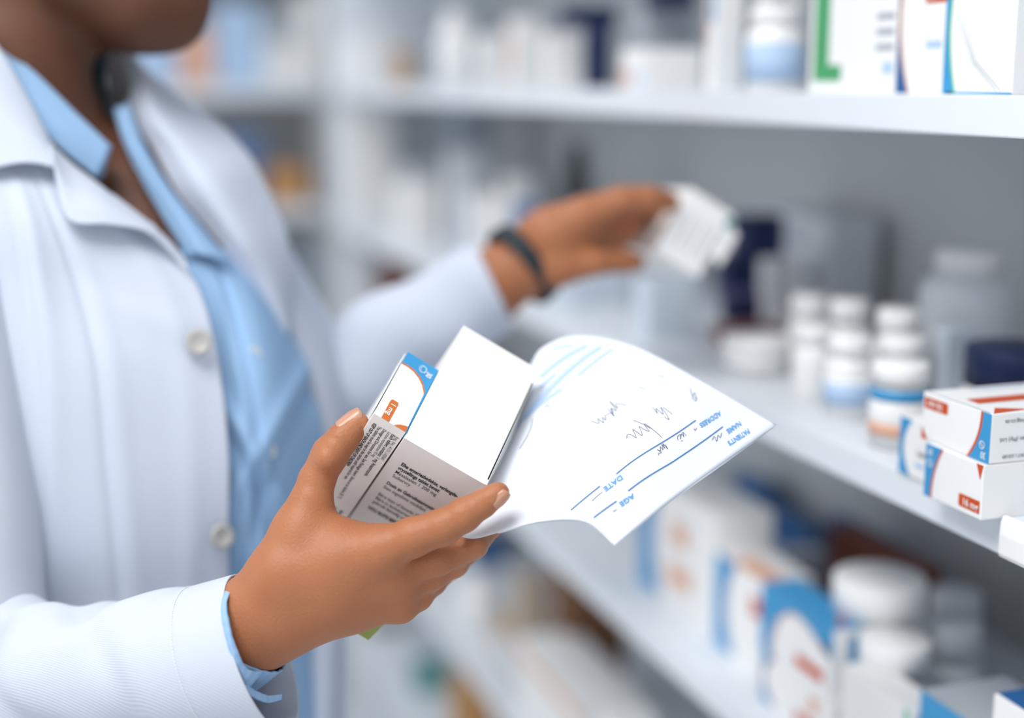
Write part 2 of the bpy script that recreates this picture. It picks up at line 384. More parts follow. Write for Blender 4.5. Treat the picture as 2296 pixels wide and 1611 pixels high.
def body_sdf(p):
    E_ = lambda x, y, z, r: ell(p, C(x, y, z), r)
    skull = E_(150, -260, 1.03, (.098, .108, .076))
    face = chain(p, [(250, -170, 1.03, 200), (290, -60, 1.03, 130), (350, 0, 1.03, 85)], .04)
    jaw = smin(chain(p, [(385, 38, 1.03, 46), (290, 20, 1.0, 62), (150, -60, .975, 70)], .02), chain(p, [(385, 38, 1.03, 46), (290, 20, 1.05, 62), (150, -60, 1.085, 70)], .02), .03)
    d = smin(smin(skull, face, .04), jaw, .02)
    d = smin(d, chain(p, [(395, 5, 1.03, 36), (425, -8, 1.03, 26)], .01), .02)        # lower lip
    d = smin(d, E_(434, -12, 1.03, (.009, .005, .017)), .004)
    d = smin(d, E_(440, -36, 1.03, (.009, .005, .018)), .004)                          # upper lip
    d = smin(d, chain(p, [(405, -160, 1.03, 26), (455, -82, 1.03, 22)], .01), .02)     # nose
    for s in (-1, 1):
        d = smin(d, E_(448, -72, 1.03 + s * .012, (.009, .007, .008)), .008)
        d = np.maximum(d, -E_(420, -190, 1.03 + s * .031, (.014, .012, .014)))         # eye sockets
        d = smin(d, E_(400, -188, 1.03 + s * .031, (.012, .011, .012)), .002)
        d = smin(d, E_(120, -150, 1.03 + s * .078, (.017, .028, .008)), .01)           # ears
    neck = chain(p, [(40, -80, 1.02, 140), (46, 130, 1.02, 126), (75, 300, 1.035, 125), (225, 520, 1.085, 150), (300, 660, 1.10, 150)], .03)
    d = smin(d, neck, .02)
    torso = E_(330, 1050, 1.075, (.112, .26, .092))
    sh = chain(p, [(-160, 480, .97, 120), (100, 440, 1.07, 130), (400, 560, 1.15, 100), (590, 660, 1.17, 70)], .03)
    d = smin(smin(d, torso, .04), sh, .03)
    d = smin(d, chain(p, [(-190, 520, .94, 110), (-110, 1350, .89, 100), (-60, 1510, .875, 90), (330, 1500, .835, 95)], .02), .02)
    d = smin(d, chain(p, [(600, 660, 1.165, 70), (760, 900, 1.165, 62), (960, 745, 1.165, 66)], .02), .02)
    return d

def join_cam(name, pieces, m, parent=None):
    mb = MB()
    for i, (V, F) in enumerate(pieces): mb.add(cw(V), [q[::-1] for q in F.tolist()] if hasattr(F, 'tolist') else F, m[i] if isinstance(m, list) else m, True)
    return mb.build(name, parent)
HAND = net(hand_sdf, (-.235, -.205, .76), (.005, -.022, .90), .0008)
FAR = net(far_hand_sdf, (-.12, -.02, 1.09), (.16, .19, 1.30), .0024)
BODY = net(body_sdf, (-.56, -.45, .78), (.10, .46, 1.30), .006)
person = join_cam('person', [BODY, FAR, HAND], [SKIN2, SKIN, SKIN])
tag(person, 'person in white coat and blue shirt holding cartons and paper while reaching to the shelf', 'person')

def nail(J, p0, L, N, hl, hw):                  # plate laid on the skin: centre, length and outward directions (camera frame)
    L = nrm(np.array(L, float)); N = np.array(N, float); N = nrm(N - L * (N @ L)); W = np.cross(L, N)
    c = C(*p0); ts = np.linspace(-.01, .02, 400); pts = c + ts[:, None] * N; dd = hand_sdf(pts)
    i = np.argmax((dd > 0) & (ts >= 0)); c = pts[i]
    k = 17; V = []
    for j in range(k):
        for i in range(k):
            u, v = -1 + 2 * i / (k - 1), -1 + 2 * j / (k - 1)
            a = u * math.sqrt(1 - .42 * v * v * (1.0 if v > 0 else .55)); b = v * math.sqrt(1 - .30 * u * u)
            base = c + W * a * hw + L * b * hl
            h = .00035 + .0002 * (1 - u * u)
            q = base + np.array([[t] for t in np.linspace(-.0035, .004, 60)]) * N; dd = hand_sdf(q); m = np.argmax(dd > 0)
            q = q[m] if dd[m] > 0 else base
            flat = base - N * (hw * (1 - math.sqrt(max(0, 1 - .75 * u * u)))) * .9
            V.append(np.where(np.ones(3), .25 * q + .75 * flat, 0) + N * h)
    V = np.array(V); F = [(j * k + i, j * k + i + 1, (j + 1) * k + i + 1, (j + 1) * k + i) for j in range(k - 1) for i in range(k - 1)]
    B = V - N * .0012; n = k * k; F2 = [tuple(t + n for t in f[::-1]) for f in F]
    edge = list(range(k)) + [j * k + k - 1 for j in range(1, k)] + [(k - 1) * k + i for i in range(k - 2, -1, -1)] + [j * k for j in range(k - 2, 0, -1)]
    F3 = [(a, a + n, b + n, b) for a, b in zip(edge, edge[1:] + edge[:1])]
    mb = MB(); mb.add(cw(np.concatenate([V, B])), F + F2 + F3, NAIL, True)
    return mb.build('fingernail', person)
nail(None, (790, 948, .811), (.80, .60, 0.05), (-.40, .52, -.76), .0080, .0054)
nail(None, (1116, 1110, .787), (.70, .66, .0), (.42, -.36, -.82), .0056, .0043)

def hair_sdf(p):
    d = smin(ell(p, C(125, -290, 1.03), (.108, .112, .086)), np.linalg.norm(p - C(-230, -190, 1.03), axis=1) - .055, .03)
    return np.maximum(d, p[:, 0] - C(300, 0, 1.03)[0] + (C(0, -330, 1.03)[1] - p[:, 1]) * .5)
join_cam('hair', [net(hair_sdf, (-.56, .22, .92), (-.20, .48, 1.14), .006)], HAIR, person)

# wristband round the far wrist
a, b = C(1140, 632, 1.165), C(1225, 562, 1.175); T = nrm(b - a); U = nrm(np.cross(T, (0, 0, 1.))); B_ = np.cross(U, T); c0 = C(1172, 594, 1.17)
mb = MB(); V = []; prof = [(-.0075, .0), (-.0075, .002), (0, .0028), (.0075, .002), (.0075, 0)]; n = 48
for i in range(n):
    t = 2 * math.pi * i / n
    for q, r in prof: V.append(c0 + T * q + (U * math.cos(t) * (.0345 + r) + B_ * math.sin(t) * (.0325 + r)))
F = [(i * 5 + j, ((i + 1) % n) * 5 + j, ((i + 1) % n) * 5 + (j + 1) % 5, i * 5 + (j + 1) % 5) for i in range(n) for j in range(5)]
mb.add(cw(V), F, BAND, True); mb.build('wristband', person)

# ---------------------------------------------------------------- the lab coat
def near_folds(U, V):
    return (1 - ridge(V, 0, .12)) * (-.0022 * ridge(U, .575, .022) + .0015 * ridge(U, .63, .04) + .003 * ridge(U + .10 * V, .42, .06) - .002 * ridge(U, .30 + .05 * V, .05)
            + .0012 * np.sin(7 * V + 9 * U) * (1 - U) + .0015 * ridge(U, .83 + .04 * np.sin(4 * V), .05)) + .002 * ridge(V - .25 * U, .16, .03) * ridge(U, .8, .2)
nearp = [[(-200, 300, .93), (-60, 320, .935), (10, 335, .94), (60, 340, .945), (95, 335, .95), (124, 345, .955)],
         [(-200, 480, .905), (-20, 480, .915), (60, 485, .92), (130, 490, .93), (210, 475, .945), (290, 468, .965)],
         [(-200, 650, .90), (0, 640, .91), (90, 640, .915), (190, 640, .93), (320, 630, .945), (432, 622, .962)],
         [(-200, 850, .89), (10, 830, .905), (120, 820, .91), (235, 820, .92), (370, 810, .938), (487, 800, .955)],
         [(-200, 1050, .895), (20, 1030, .905), (130, 1020, .91), (255, 1020, .92), (390, 1010, .938), (512, 1000, .955)],
         [(-200, 1250, .90), (20, 1230, .91), (140, 1220, .915), (275, 1210, .925), (405, 1210, .945), (513, 1200, .962)],
         [(-200, 1450, .905), (20, 1430, .915), (140, 1420, .925), (290, 1410, .935), (412, 1400, .955), (513, 1400, .975)],
         [(-200, 1780, .91), (20, 1780, .92), (140, 1780, .93), (290, 1780, .945), (412, 1780, .965), (512, 1780, .985)]]
farp = [[(420, 480, 1.10), (500, 470, 1.085), (570, 470, 1.10), (620, 480, 1.14)],
        [(560, 640, 1.08), (610, 630, 1.072), (660, 620, 1.09), (700, 640, 1.14)],
        [(630, 780, 1.075), (670, 780, 1.070), (715, 780, 1.09), (770, 790, 1.15)],
        [(680, 960, 1.075), (715, 960, 1.070), (750, 960, 1.085), (800, 960, 1.15)],
        [(680, 1150, 1.08), (716, 1150, 1.076), (755, 1150, 1.09), (800, 1150, 1.15)],
        [(668, 1400, 1.08), (706, 1400, 1.078), (750, 1400, 1.088), (790, 1400, 1.15)],
        [(665, 1780, 1.08), (702, 1780, 1.078), (745, 1780, 1.088), (785, 1780, 1.15)]]
mb = MB(); V, F = patch(nearp, 110, 110, near_folds); mb.add(V, F, COAT2, True)
V, F = patch(farp, 40, 70, lambda U, V: .003 * np.sin(7 * V + 5 * U)); mb.add(V, F, COAT2, True)
coat = mb.build('lab_coat', person)
def cloth(name, rows, m, parent, nu=40, nv=24, disp=None, thick=.0012):
    mb = MB(); V, F = patch(rows, nu, nv, disp, thick); mb.add(V, F, m, True); return mb.build(name, parent)
lap = [[(112, 312, .948), (165, 366, .952), (230, 416, .957), (320, 489, .962), (372, 530, .962), (402, 562, .962), (418, 590, .960)],
       [(118, 355, .932), (158, 430, .930), (238, 462, .936), (325, 500, .949), (378, 545, .955), (406, 580, .957), (421, 604, .957)],
       [(124, 402, .930), (156, 494, .922), (244, 504, .930), (330, 519, .944), (385, 565, .953), (411, 597, .956), (424, 617, .956)]]
cloth('lapel', lap, COAT2, coat, 60, 30, lambda U, V: -.0015 * ridge(V, 0, .1) + .001 * np.sin(6 * U))
col = [[(-160, -120, .955), (-70, 20, .955), (0, 108, .955), (60, 214, .953), (100, 290, .95), (116, 322, .95)],
       [(-190, 120, .925), (-110, 200, .925), (-20, 240, .930), (50, 285, .934), (95, 325, .936), (118, 345, .938)],
       [(-220, 330, .915), (-120, 388, .915), (-30, 380, .918), (40, 366, .923), (85, 366, .928), (121, 374, .932)]]
cloth('collar', col, COAT2, coat, 50, 30)
# far lapel and the collar standing behind the neck
flap = [[(240, 60, 1.10), (290, 160, 1.06), (300, 262, 1.035), (345, 340, 1.028), (410, 450, 1.022), (500, 560, 1.022), (575, 655, 1.035), (640, 760, 1.05)],
        [(255, 75, 1.11), (320, 170, 1.05), (360, 250, 1.028), (420, 330, 1.02), (480, 420, 1.015), (545, 520, 1.02), (600, 610, 1.035), (650, 740, 1.05)],
        [(262, 88, 1.13), (345, 160, 1.10), (440, 232, 1.09), (515, 300, 1.085), (570, 385, 1.08), (620, 470, 1.075), (652, 560, 1.068), (662, 720, 1.07)]]
cloth('lapel', flap, COAT2, coat, 70, 30, lambda U, V: .003 * ridge(U, .55, .08) + .002 * np.sin(8 * U + 3 * V))
cin = [[(238, 85, 1.12), (245, 82, 1.13), (275, 100, 1.12)],
       [(240, 150, 1.09), (262, 160, 1.10), (300, 180, 1.09)],
       [(245, 225, 1.07), (262, 240, 1.08), (300, 250, 1.07)],
       [(258, 280, 1.058), (275, 285, 1.07), (300, 290, 1.07)]]
cloth('collar_lining', cin, LINING, coat, 20, 30)
cloth('neck_dark_strip', [[(226, 80, 1.06), (207, 140, 1.05), (210, 200, 1.045), (238, 262, 1.03)], [(236, 86, 1.055), (222, 145, 1.045), (226, 203, 1.04), (248, 265, 1.027)], [(247, 92, 1.07), (236, 150, 1.06), (240, 205, 1.055), (256, 268, 1.035)]], BAND, person, 30, 10)  # dark curved strip between the neck and the far collar

# near sleeve: upper arm and forearm, with the cuff standing open round the wrist
def up_folds(T, TH): return .004 * ridge(T, .82, .05) + .005 * ridge(T + .05 * np.sin(TH), .93, .04) - .004 * ridge(T, .87, .03) + .0025 * np.sin(3 * TH + 5 * T)
def fore_folds(T, TH):
    front = .5 + .5 * np.cos(TH - 1.2)
    f = .0050 * ridge(T - .10 * np.cos(TH), .18, .06) - .004 * ridge(T + .12 * np.cos(TH), .30, .05) + .0040 * ridge(T - .16 * np.sin(TH), .42, .05)
    f += -.0045 * ridge(T + .10 * np.sin(TH + .6), .52, .045) + .0030 * ridge(T - .2 * np.sin(TH), .66, .06)
    f += .0035 * ridge(np.angle(np.exp(1j * (TH - 2.05 - .5 * T))), 0, .22) * (1 - ridge(T, 1, .12)) - .003 * ridge(np.angle(np.exp(1j * (TH - 1.7 - .7 * T))), 0, .2) * (1 - ridge(T, 1, .2))
    f += -.0004 * ridge(T, .805, .005)
    return f
mb = MB()
V, F = tube([(-150, 300, 1.0, .030), (-178, 335, .962, .046), (-190, 400, .935, .052), (-150, 700, .925, .052), (-110, 1000, .905, .050), (-85, 1250, .885, .048), (-85, 1420, .875, .044), (-60, 1520, .87, .036)], up=(0, 0, 1), nt=110, disp=up_folds); mb.add(V, F, COAT, True)
SLV = [(-140, 1500, .872, .036), (-40, 1505, .868, .046), (90, 1515, .858, .042), (230, 1500, .840, .038), (380, 1496, .826, .042), (490, 1480, .8185, .0445), (588, 1466, .815, .047)]
V, F = tube(SLV, nt=200, na=140, disp=fore_folds, thick=.0014, flat=.92, skew=-.010); mb.add(V, F, COAT, True)
mb.build('sleeve', coat)
# far sleeve
def far_folds(T, TH): return .004 * np.sin(9 * T + 2 * np.sin(TH)) + .004 * ridge(T, .25, .08)
mb = MB()
V, F = tube([(430, 560, 1.13, .046), (530, 660, 1.15, .046), (630, 790, 1.16, .044), (720, 900, 1.165, .040), (770, 960, 1.165, .03)], nt=50, disp=far_folds); mb.add(V, F, COAT2, True)
V, F = tube([(690, 900, 1.165, .034), (800, 835, 1.165, .046), (920, 755, 1.165, .044), (1020, 695, 1.165, .0405), (1108, 642, 1.165, .040)], nt=60, disp=lambda T, TH: .0035 * np.sin(14 * T + 2 * np.cos(TH)) * (1 - T * .6), skew=.004); mb.add(V, F, COAT2, True)
mb.build('sleeve', coat)
# row of cuff stitches
mb = MB(); P_ = np.array([C(*j[:3]) for j in SLV]); t0 = .80; 
A0 = crs(P_, np.array([t0, t0 + .01])); T0 = nrm(A0[1] - A0[0]); B0 = nrm(np.cross(T0, (0, 1., 0))); U0 = np.cross(B0, T0); r0 = crs(np.array([[j[3]] for j in SLV]), t0)[0, 0]
for k in range(150):
    th = 2 * math.pi * k / 150; q = []
    D = math.cos(th) * U0 + .92 * math.sin(th) * B0; tn = -math.sin(th) * U0 + math.cos(th) * B0
    rr = r0 + float(fore_folds(np.array(t0), np.array(th))) + .0001
    c = A0[0] + D * rr - T0 * .010 * t0 ** 3 * math.cos(th)
    for u in (-1, 1):
        for v in (-1, 1): q += [c + tn * u * .00055 + T0 * v * .00018, c + tn * u * .00055 + T0 * v * .00018 + D * .00035]
    mb.add(cw(q), [(0, 2, 6, 4), (1, 5, 7, 3), (0, 4, 5, 1), (2, 3, 7, 6), (0, 1, 3, 2), (4, 6, 7, 5)], THREAD)
mb.build('stitching', coat)

# coat buttons
def button(px, py, d, N, r, m, parent, name='button'):
    N = nrm(np.array(N, float)); X = nrm(np.cross(N, (0, 1., 0))); Y = np.cross(X, N); c = C(px, py, d); V = []; n = 32
    prof = [(0, .0016), (.45, .0014), (.62, .0026), (.85, .0030), (1, .002), (1, 0), (0, 0)]
    for q, h in prof: V += [c + (X * math.cos(2 * math.pi * i / n) + Y * math.sin(2 * math.pi * i / n)) * r * q + N * h for i in range(n)]
    F = [(j * n + i, j * n + (i + 1) % n, (j + 1) * n + (i + 1) % n, (j + 1) * n + i) for j in range(6) for i in range(n)]
    mb = MB(); mb.add(cw(V), F, m, True); return mb.build(name, parent)
button(445, 768, .942, (.25, .05, -.95), .0088, BUTTON, coat)
button(497, 1204, .953, (.6, .05, -.78), .0085, BUTTON, coat)

# ---------------------------------------------------------------- the shirt
def sf(U, V):
    return (.003 * np.sin(10 * V + 6 * U) * U * (1 - U) * 3 + .0045 * ridge(V - .5 * U, .30, .035) - .0045 * ridge(V - .5 * U, .37, .035)
            + .004 * ridge(V + .45 * U, .78, .03) - .0035 * ridge(V + .6 * U, .98, .04) + .003 * ridge(U, .44, .03) - .002 * ridge(U, .53, .02))
srows = [[(330, 490, 1.02), (400, 560, .995), (450, 560, 1.00), (540, 560, 1.04)],
         [(370, 620, 1.0), (455, 625, .992), (540, 630, 1.01), (625, 680, 1.07)],
         [(410, 800, .985), (490, 800, .975), (590, 790, .99), (688, 830, 1.065)],
         [(430, 960, .98), (520, 960, .970), (620, 960, .985), (722, 960, 1.055)],
         [(440, 1150, .985), (530, 1150, .975), (620, 1150, .99), (720, 1150, 1.06)],
         [(440, 1400, .995), (530, 1400, .985), (615, 1400, 1.0), (712, 1400, 1.07)],
         [(440, 1780, 1.0), (530, 1780, .995), (615, 1780, 1.01), (706, 1780, 1.08)]]
shirt = cloth('shirt', srows, SHIRT, person, 90, 120, sf)
sc1 = [[(-90, -10, .985), (0, 96, .98), (85, 168, .978), (170, 252, .982), (247, 326, .99)],
       [(-90, 40, .972), (0, 122, .967), (75, 205, .967), (150, 290, .972), (235, 362, .985)],
       [(-90, 80, .968), (0, 152, .962), (62, 245, .962), (128, 325, .968), (217, 398, .982)]]
cloth('collar', sc1, SHIRT, shirt, 50, 20)
cloth('collar', [[(200, 400, .995), (218, 398, .990), (247, 326, .993)], [(205, 402, 1.01), (228, 392, 1.01), (238, 350, 1.01)]], SHIRT, shirt, 16, 8)
sc2 = [[(256, 240, 1.030), (260, 268, 1.018), (276, 320, 1.010), (312, 395, 1.003), (360, 480, .998), (418, 573, .992)],
       [(272, 236, 1.030), (277, 258, 1.012), (300, 330, 1.002), (345, 400, .996), (405, 480, .992), (462, 573, .988)],
       [(290, 225, 1.035), (294, 248, 1.020), (327, 330, 1.012), (382, 420, 1.008), (450, 505, 1.006), (520, 590, 1.006)]]
cloth('collar', sc2, SHIRT, shirt, 50, 20)
button(568, 795, .984, (.45, 0, -.9), .0055, BUTTON2, shirt); button(600, 1010, .980, (.55, 0, -.84), .0055, BUTTON2, shirt)
# shirt cuff showing inside the coat cuff
mb = MB()
V, F = tube([(430, 1482, .8225, .034), (500, 1450, .8185, .032), (540, 1425, .8155, .030)], nt=30, na=120, thick=.0012, flat=.92, skew=-.010,
            disp=lambda T, TH: .0007 * np.sin(3 * TH + .5) * T + .0003 * np.sin(24 * TH) * T + .0); mb.add(V, F, SHIRT, True)
V, F = patch([[(535, 1300, .812), (511, 1350, .787), (518, 1410, .7765), (534, 1462, .7745), (555, 1500, .779), (590, 1510, .790)],
              [(530, 1298, .811), (507, 1350, .785), (513, 1412, .775), (525, 1468, .773), (547, 1515, .777), (572, 1530, .785)],
              [(518, 1298, .812), (496, 1352, .786), (502, 1416, .776), (518, 1474, .774), (538, 1530, .778), (550, 1560, .784)]], 70, 12, lambda U, V: .00015 * np.sin(23 * U) + .00010 * np.sin(71 * U + 3), .0012); mb.add(V, F, SHIRT, True)
V, F = patch([[(540, 1520, .779), (568, 1545, .785), (600, 1560, .796), (634, 1558, .808)], [(545, 1545, .778), (572, 1566, .784), (602, 1577, .795), (632, 1570, .808)]], 40, 8, lambda U, V: .0002 * np.sin(14 * U) + .0001 * np.sin(43 * U), .0012); mb.add(V, F, SHIRT, True)
mb.build('cuff', shirt)
# ---------------------------------------------------------------- what the near hand holds
def held(o, d, E, L1, L2):
    w3 = lambda v: np.array([v[0], v[1], v[2]]) @ M3.T
    return [cw(C(*o, d))] + [nrm(w3(v)) for v in E] + [L1, L2]
def lines(mb, rows, O, a, b, ux, uy, out):      # rows: text, along a, along b, size, width, bold, material
    for s, u, v, sz, wd, bo, m in rows:
        put_text(mb, s, O + a * u + b * v, ux, uy, sz, m, width=wd, bold=bo, lift=.0003 * (1 if np.dot(np.cross(ux, uy), out) > 0 else -1))
# large carton: blank end flap on top, printed wall towards the camera
O, e1, e2, e3, L1, L2 = held((906.5, 981.5), .797, ((.8568, -.5076, .091), (.3199, .6616, .6781), (-.4044, -.5519, .7293)), .0540, .0972)
mb = MB(); D3 = .125
mb.box(O + e3 * .0006, e1 * L1, e2 * L2, e3 * (D3 - .0006), CARDG, .0004)
big = mb.build('medicine_carton', origin=O)
mb = MB(); mb.box(O - e3 * .0001 - e2 * .0003, e1 * (L1 - .0013), e2 * (L2 + .0003), e3 * .0006, CARD, .0002)
mb.box(O - e3 * .0001 + e1 * (L1 - .0014), e1 * .0011, e2 * .004, e3 * .0005, CARD); mb.box(O - e3 * .0001 + e1 * (L1 - .0014) + e2 * (L2 - .012), e1 * .0011, e2 * .012, e3 * .0005, CARD)
mb.build('end_flap', big)
mb = MB(); gap = [(L1 - .0012, .004), (L1 - .0005, .004), (L1 - .0004, L2 - .012), (L1 - .0012, L2 - .012)]
mb.poly(gap, O + e3 * .0006, e1, e2, BLACK, lift=-.0001 if np.dot(np.cross(e1, e2), e3) > 0 else .0001)
mb.build('flap_gap', big)
mb = MB(); q = .0012
lines(mb, [('Elke enteriesbedekte, verlengde-', .0072, .0225 + q, .0046, .0375, .026, BLACK), ('vrystellings tablet bevat:', .0070, .0270 + q, .0046, .0275, .026, BLACK), ('Mesalasien 1 200 mg', .0068, .0316 + q, .0046, .0275, .002, BLACK),
           ('Suikervry', .0068, .0361 + q, .0046, .0118, .002, BLACK), ('Dosis en Gebruiksaanwysings:', .0064, .0450 + q, .0046, .0350, .026, BLACK), ('Sien ingeslote voubiljet', .0062, .0500 + q, .0046, .0286, .002, BLACK),
           ('Bêre teen of benede 25 °C', .0060, .0588 + q, .0046, .0318, .002, BLACK), ('Bêre in buitekarton tot vir', .0060, .0636 + q, .0046, .0322, .002, BLACK), ('gebruik benodig word', .0060, .0682 + q, .0046, .0250, .002, BLACK),
           ('HOU BUITE BEREIK VAN KINDERS', .0058, .0760 + q, .0046, .0400, .026, BLACK)], O, e1, e3, e1, -e3, -e2)
mb.build('printed_text', big)
tag(big, 'large white carton with a blank end and black dosage text, held in the near hand', 'carton')

O, e1, e2, e3, L1, L2 = held((837.6, 928), .7962, ((.8498, -.5177, .0992), (.268, .5864, .7644), (-.4538, -.623, .6371)), .0209, .0590)
mb = MB(); mb.box(O, e1 * L1, e2 * L2, e3 * .118, CARDG, .0003)
sg = 1 if np.dot(np.cross(e1, e2), -e3) > 0 else -1
W_, H_ = L1, L2; F0 = O - e3 * .0002
mb.box(F0 - e3 * .0001, e1 * L1, e2 * L2, e3 * .0002, WHITE)
arc = [(0, .80 * H_), (.18 * W_, .805 * H_), (.40 * W_, .79 * H_), (.62 * W_, .745 * H_), (.80 * W_, .68 * H_), (.93 * W_, .60 * H_), (W_, .53 * H_)]
arc2 = [(p[0], p[1] + .020 * H_ + .018 * H_ * (p[0] / W_)) for p in arc]
for pts, m, l in ((arc2 + [(W_, H_), (0, H_)], BLUE, .00025), (arc + arc2[::-1], ORANGE, .00028), ([(.62 * W_, 0), (.75 * W_, .045 * H_), (.9 * W_, .072 * H_), (W_, .08 * H_), (W_, 0)], ORANGE, .00028),
                  ([(.23 * W_, 0), (.47 * W_, 0), (.47 * W_, .27 * H_), (.44 * W_, .295 * H_), (.27 * W_, .295 * H_), (.23 * W_, .27 * H_)], ORANGE, .00028)):
    mb.poly(pts, F0, e1, e2, m, lift=l * sg)
lines(mb, [('1 mg', .29 * W_, .25 * H_, .0045, .0105, .012, WHITE), ('30', .76 * W_, .895 * H_, .0048, .0046, .02, WHITE)], O - e3 * .0004, e1, e2, -e2, e1, -e3)
k = 28; cx, cy = .60 * W_, .885 * H_
for rr, sh in ((.0031, .0), (.0028, .0007)):
    V = []
    for i in range(k):
        t = 2 * math.pi * i / k
        for r in (rr, rr - .00035): V.append(O + e1 * (cx + sh + r * .72 * math.cos(t)) + e2 * (cy + r * math.sin(t)) - e3 * .0008)
    mb.add(V, [(2 * i, 2 * i + 1, (2 * i + 3) % (2 * k), (2 * i + 2) % (2 * k)) for i in range(k)], WHITE)
mb.poly([(.985 * W_, 0), (W_, 0), (W_, .60 * H_), (.955 * W_, .60 * H_)], F0, e1, e2, BLUE, lift=.0003 * sg)
mb.box(O + e1 * (L1 + .0001) - e3 * .0003, e1 * .0003, e2 * L2, e3 * .005, BLUE)
small = mb.build('medicine_carton', origin=O)
mb = MB()
lines(mb, [('Reg. No. 41/21.1/0560', .0176, .006, .0030, .022, .008, GREYT), ('Each tablet contains: 1 mg Anastrozole.', .0150, .006, .0033, .041, .012, BLACK), ('Lactose monohydrate 93 mg', .0124, .006, .0030, .024, .008, GREYT),
           ('Dosage and Directions for use: See Package Insert. Store at or below 25 °C', .0093, .006, .0030, .069, .010, BLACK), ('The tablets must be kept in the carton until required for use.', .0062, .006, .0030, .052, .010, BLACK),
           ('KEEP OUT OF REACH AND SIGHT OF CHILDREN', .0029, .006, .0030, .041, .028, BLACK), ('Batch', .0150, .083, .0030, .007, .01, BLACK), ('Exp', .0105, .083, .0030, .005, .01, BLACK)], O, e1, e3, e3, e1, -e2)
mb.build('printed_text', small)
tag(small, 'slim white carton with a blue end, orange arc and 1 mg mark, under the thumb', 'carton')
mb = MB(); mb.box(O - e1 * .0007 + e2 * .006, -e1 * .0004, e2 * (L2 * .86), e3 * .012, WHITE)   # the tuck flap standing off the side
mb.build('side_flap', small)

# a leaf green card corner under the hand
a, b = C(780, 1395, .842), C(862, 1398, .842); q = [a, C(784, 1411, .842), C(826, 1437, .840), C(860, 1402, .841), b]
mb = MB(); V = [cw(t) for t in q] + [cw(t + np.array([0, 0, .0006])) for t in q]; n = len(q)
mb.add(V, [tuple(range(n)), tuple(range(2 * n - 1, n - 1, -1))] + [(i, (i + 1) % n, (i + 1) % n + n, i + n) for i in range(n)], LGREEN)
tag(mb.build('paper_tab', origin=V[0]), 'small leaf green card corner showing under the near hand', 'card')

# ---------------------------------------------------------------- the prescription sheet
PG = [[(1378, 1226, .778), (1495, 1128, .790), (1625, 1033, .812), (1741, 955, .838)],
      [(1312, 1172, .783), (1420, 1040, .800), (1535, 930, .828), (1575, 856, .860)],
      [(1215, 1170, .787), (1310, 1030, .812), (1405, 890, .848), (1420, 775, .888)],
      [(1120, 1194, .794), (1215, 1040, .822), (1275, 890, .862), (1300, 752, .903)],
      [(1062, 1208, .800), (1140, 1045, .830), (1190, 905, .868), (1218, 778, .905)],
      [(1022, 1200, .803), (1108, 1060, .838), (1160, 945, .876), (1184, 826, .903)]]
PGc = np.array([[C(*p) for p in r] for r in PG])
def PS(s, t):                                   # s along the outer edge, t inwards; arrays allowed
    s, t = np.atleast_1d(s).astype(float), np.atleast_1d(t).astype(float); out = []
    R_ = crs(PGc, t)                            # n x 4 x 3
    for k in range(len(s)): out.append(crs(R_[k], s[k])[0])
    return np.array(out)
def PN(s, t, e=.004):
    a = PS(np.minimum(s + e, 1), t) - PS(np.maximum(s - e, 0), t); b = PS(s, np.minimum(t + e, 1)) - PS(s, np.maximum(t - e, 0))
    n = np.cross(a, b); n /= np.linalg.norm(n, axis=1, keepdims=True); n[n[:, 2] > 0] *= -1; return n
mb = MB(); V, F = patch(PG, 60, 80, lambda U, V: .0009 * np.sin(7 * U + 1) * ridge(V, 0, .25), .00025); mb.add(V, F, PAPER, True)
sheet = mb.build('prescription_sheet')
mb = MB(); PG2 = [[(x - 4, y + 3, d + .0012) for x, y, d in r] for r in PG[:4]]; PG2[0] = [(1380, 1224, .7795), (1499, 1130, .7915), (1629, 1037, .8135), (1735, 959, .8395)]
V, F = patch(PG2, 50, 50, None, .0002); mb.add(V, F, PAPER, True); mb.build('under_sheet', sheet)
gs, gt = np.meshgrid(np.linspace(0, 1, 61), np.linspace(0, 1, 61)); gs, gt = gs.ravel(), gt.ravel(); gP = PS(gs, gt)
gx, gy = 1148 + FPX * gP[:, 0] / gP[:, 2], 805.5 - FPX * gP[:, 1] / gP[:, 2]
def inv(px, py):
    i = np.argmin((gx - px) ** 2 + (gy - py) ** 2); s, t = gs[i], gt[i]
    for _ in range(8):
        e = 1e-3; P0 = PS([s, s + e, s], [t, t, t + e]); X = 1148 + FPX * P0[:, 0] / P0[:, 2]; Y = 805.5 - FPX * P0[:, 1] / P0[:, 2]
        J = np.array([[X[1] - X[0], X[2] - X[0]], [Y[1] - Y[0], Y[2] - Y[0]]]) / e
        ds = np.linalg.solve(J, [px - X[0], py - Y[0]]); s, t = np.clip(s + ds[0], 0, .999), np.clip(t + ds[1], 0, .999)
    return np.array([s, t])
def on_sheet(st, lift=.0011):
    st = np.clip(np.asarray(st), 0, 1); A = PS(st[:, 0], st[:, 1]); N = PN(st[:, 0], st[:, 1])
    amp = .0009 * np.sin(7 * st[:, 0] + 1) * np.exp(-(st[:, 1] / .25) ** 2)
    return cw(A + N * (lift * .2 + .0002 + np.maximum(amp, -1))[:, None])
def stroke(mb, pts, m, wd=.0003, dense=10):
    st = crs(np.array([inv(*p) for p in pts]), np.linspace(0, 1, (len(pts) - 1) * dense + 1))
    W_ = on_sheet(st); T_ = np.gradient(W_, axis=0); T_ /= np.linalg.norm(T_, axis=1, keepdims=True) + 1e-9
    N = PN(st[:, 0], st[:, 1]) @ M3.T; S_ = np.cross(T_, N); n = len(st)
    mb.add(np.concatenate([W_ - S_ * wd, W_ + S_ * wd]), [(i, i + 1, i + 1 + n, i + n) for i in range(n - 1)], m)
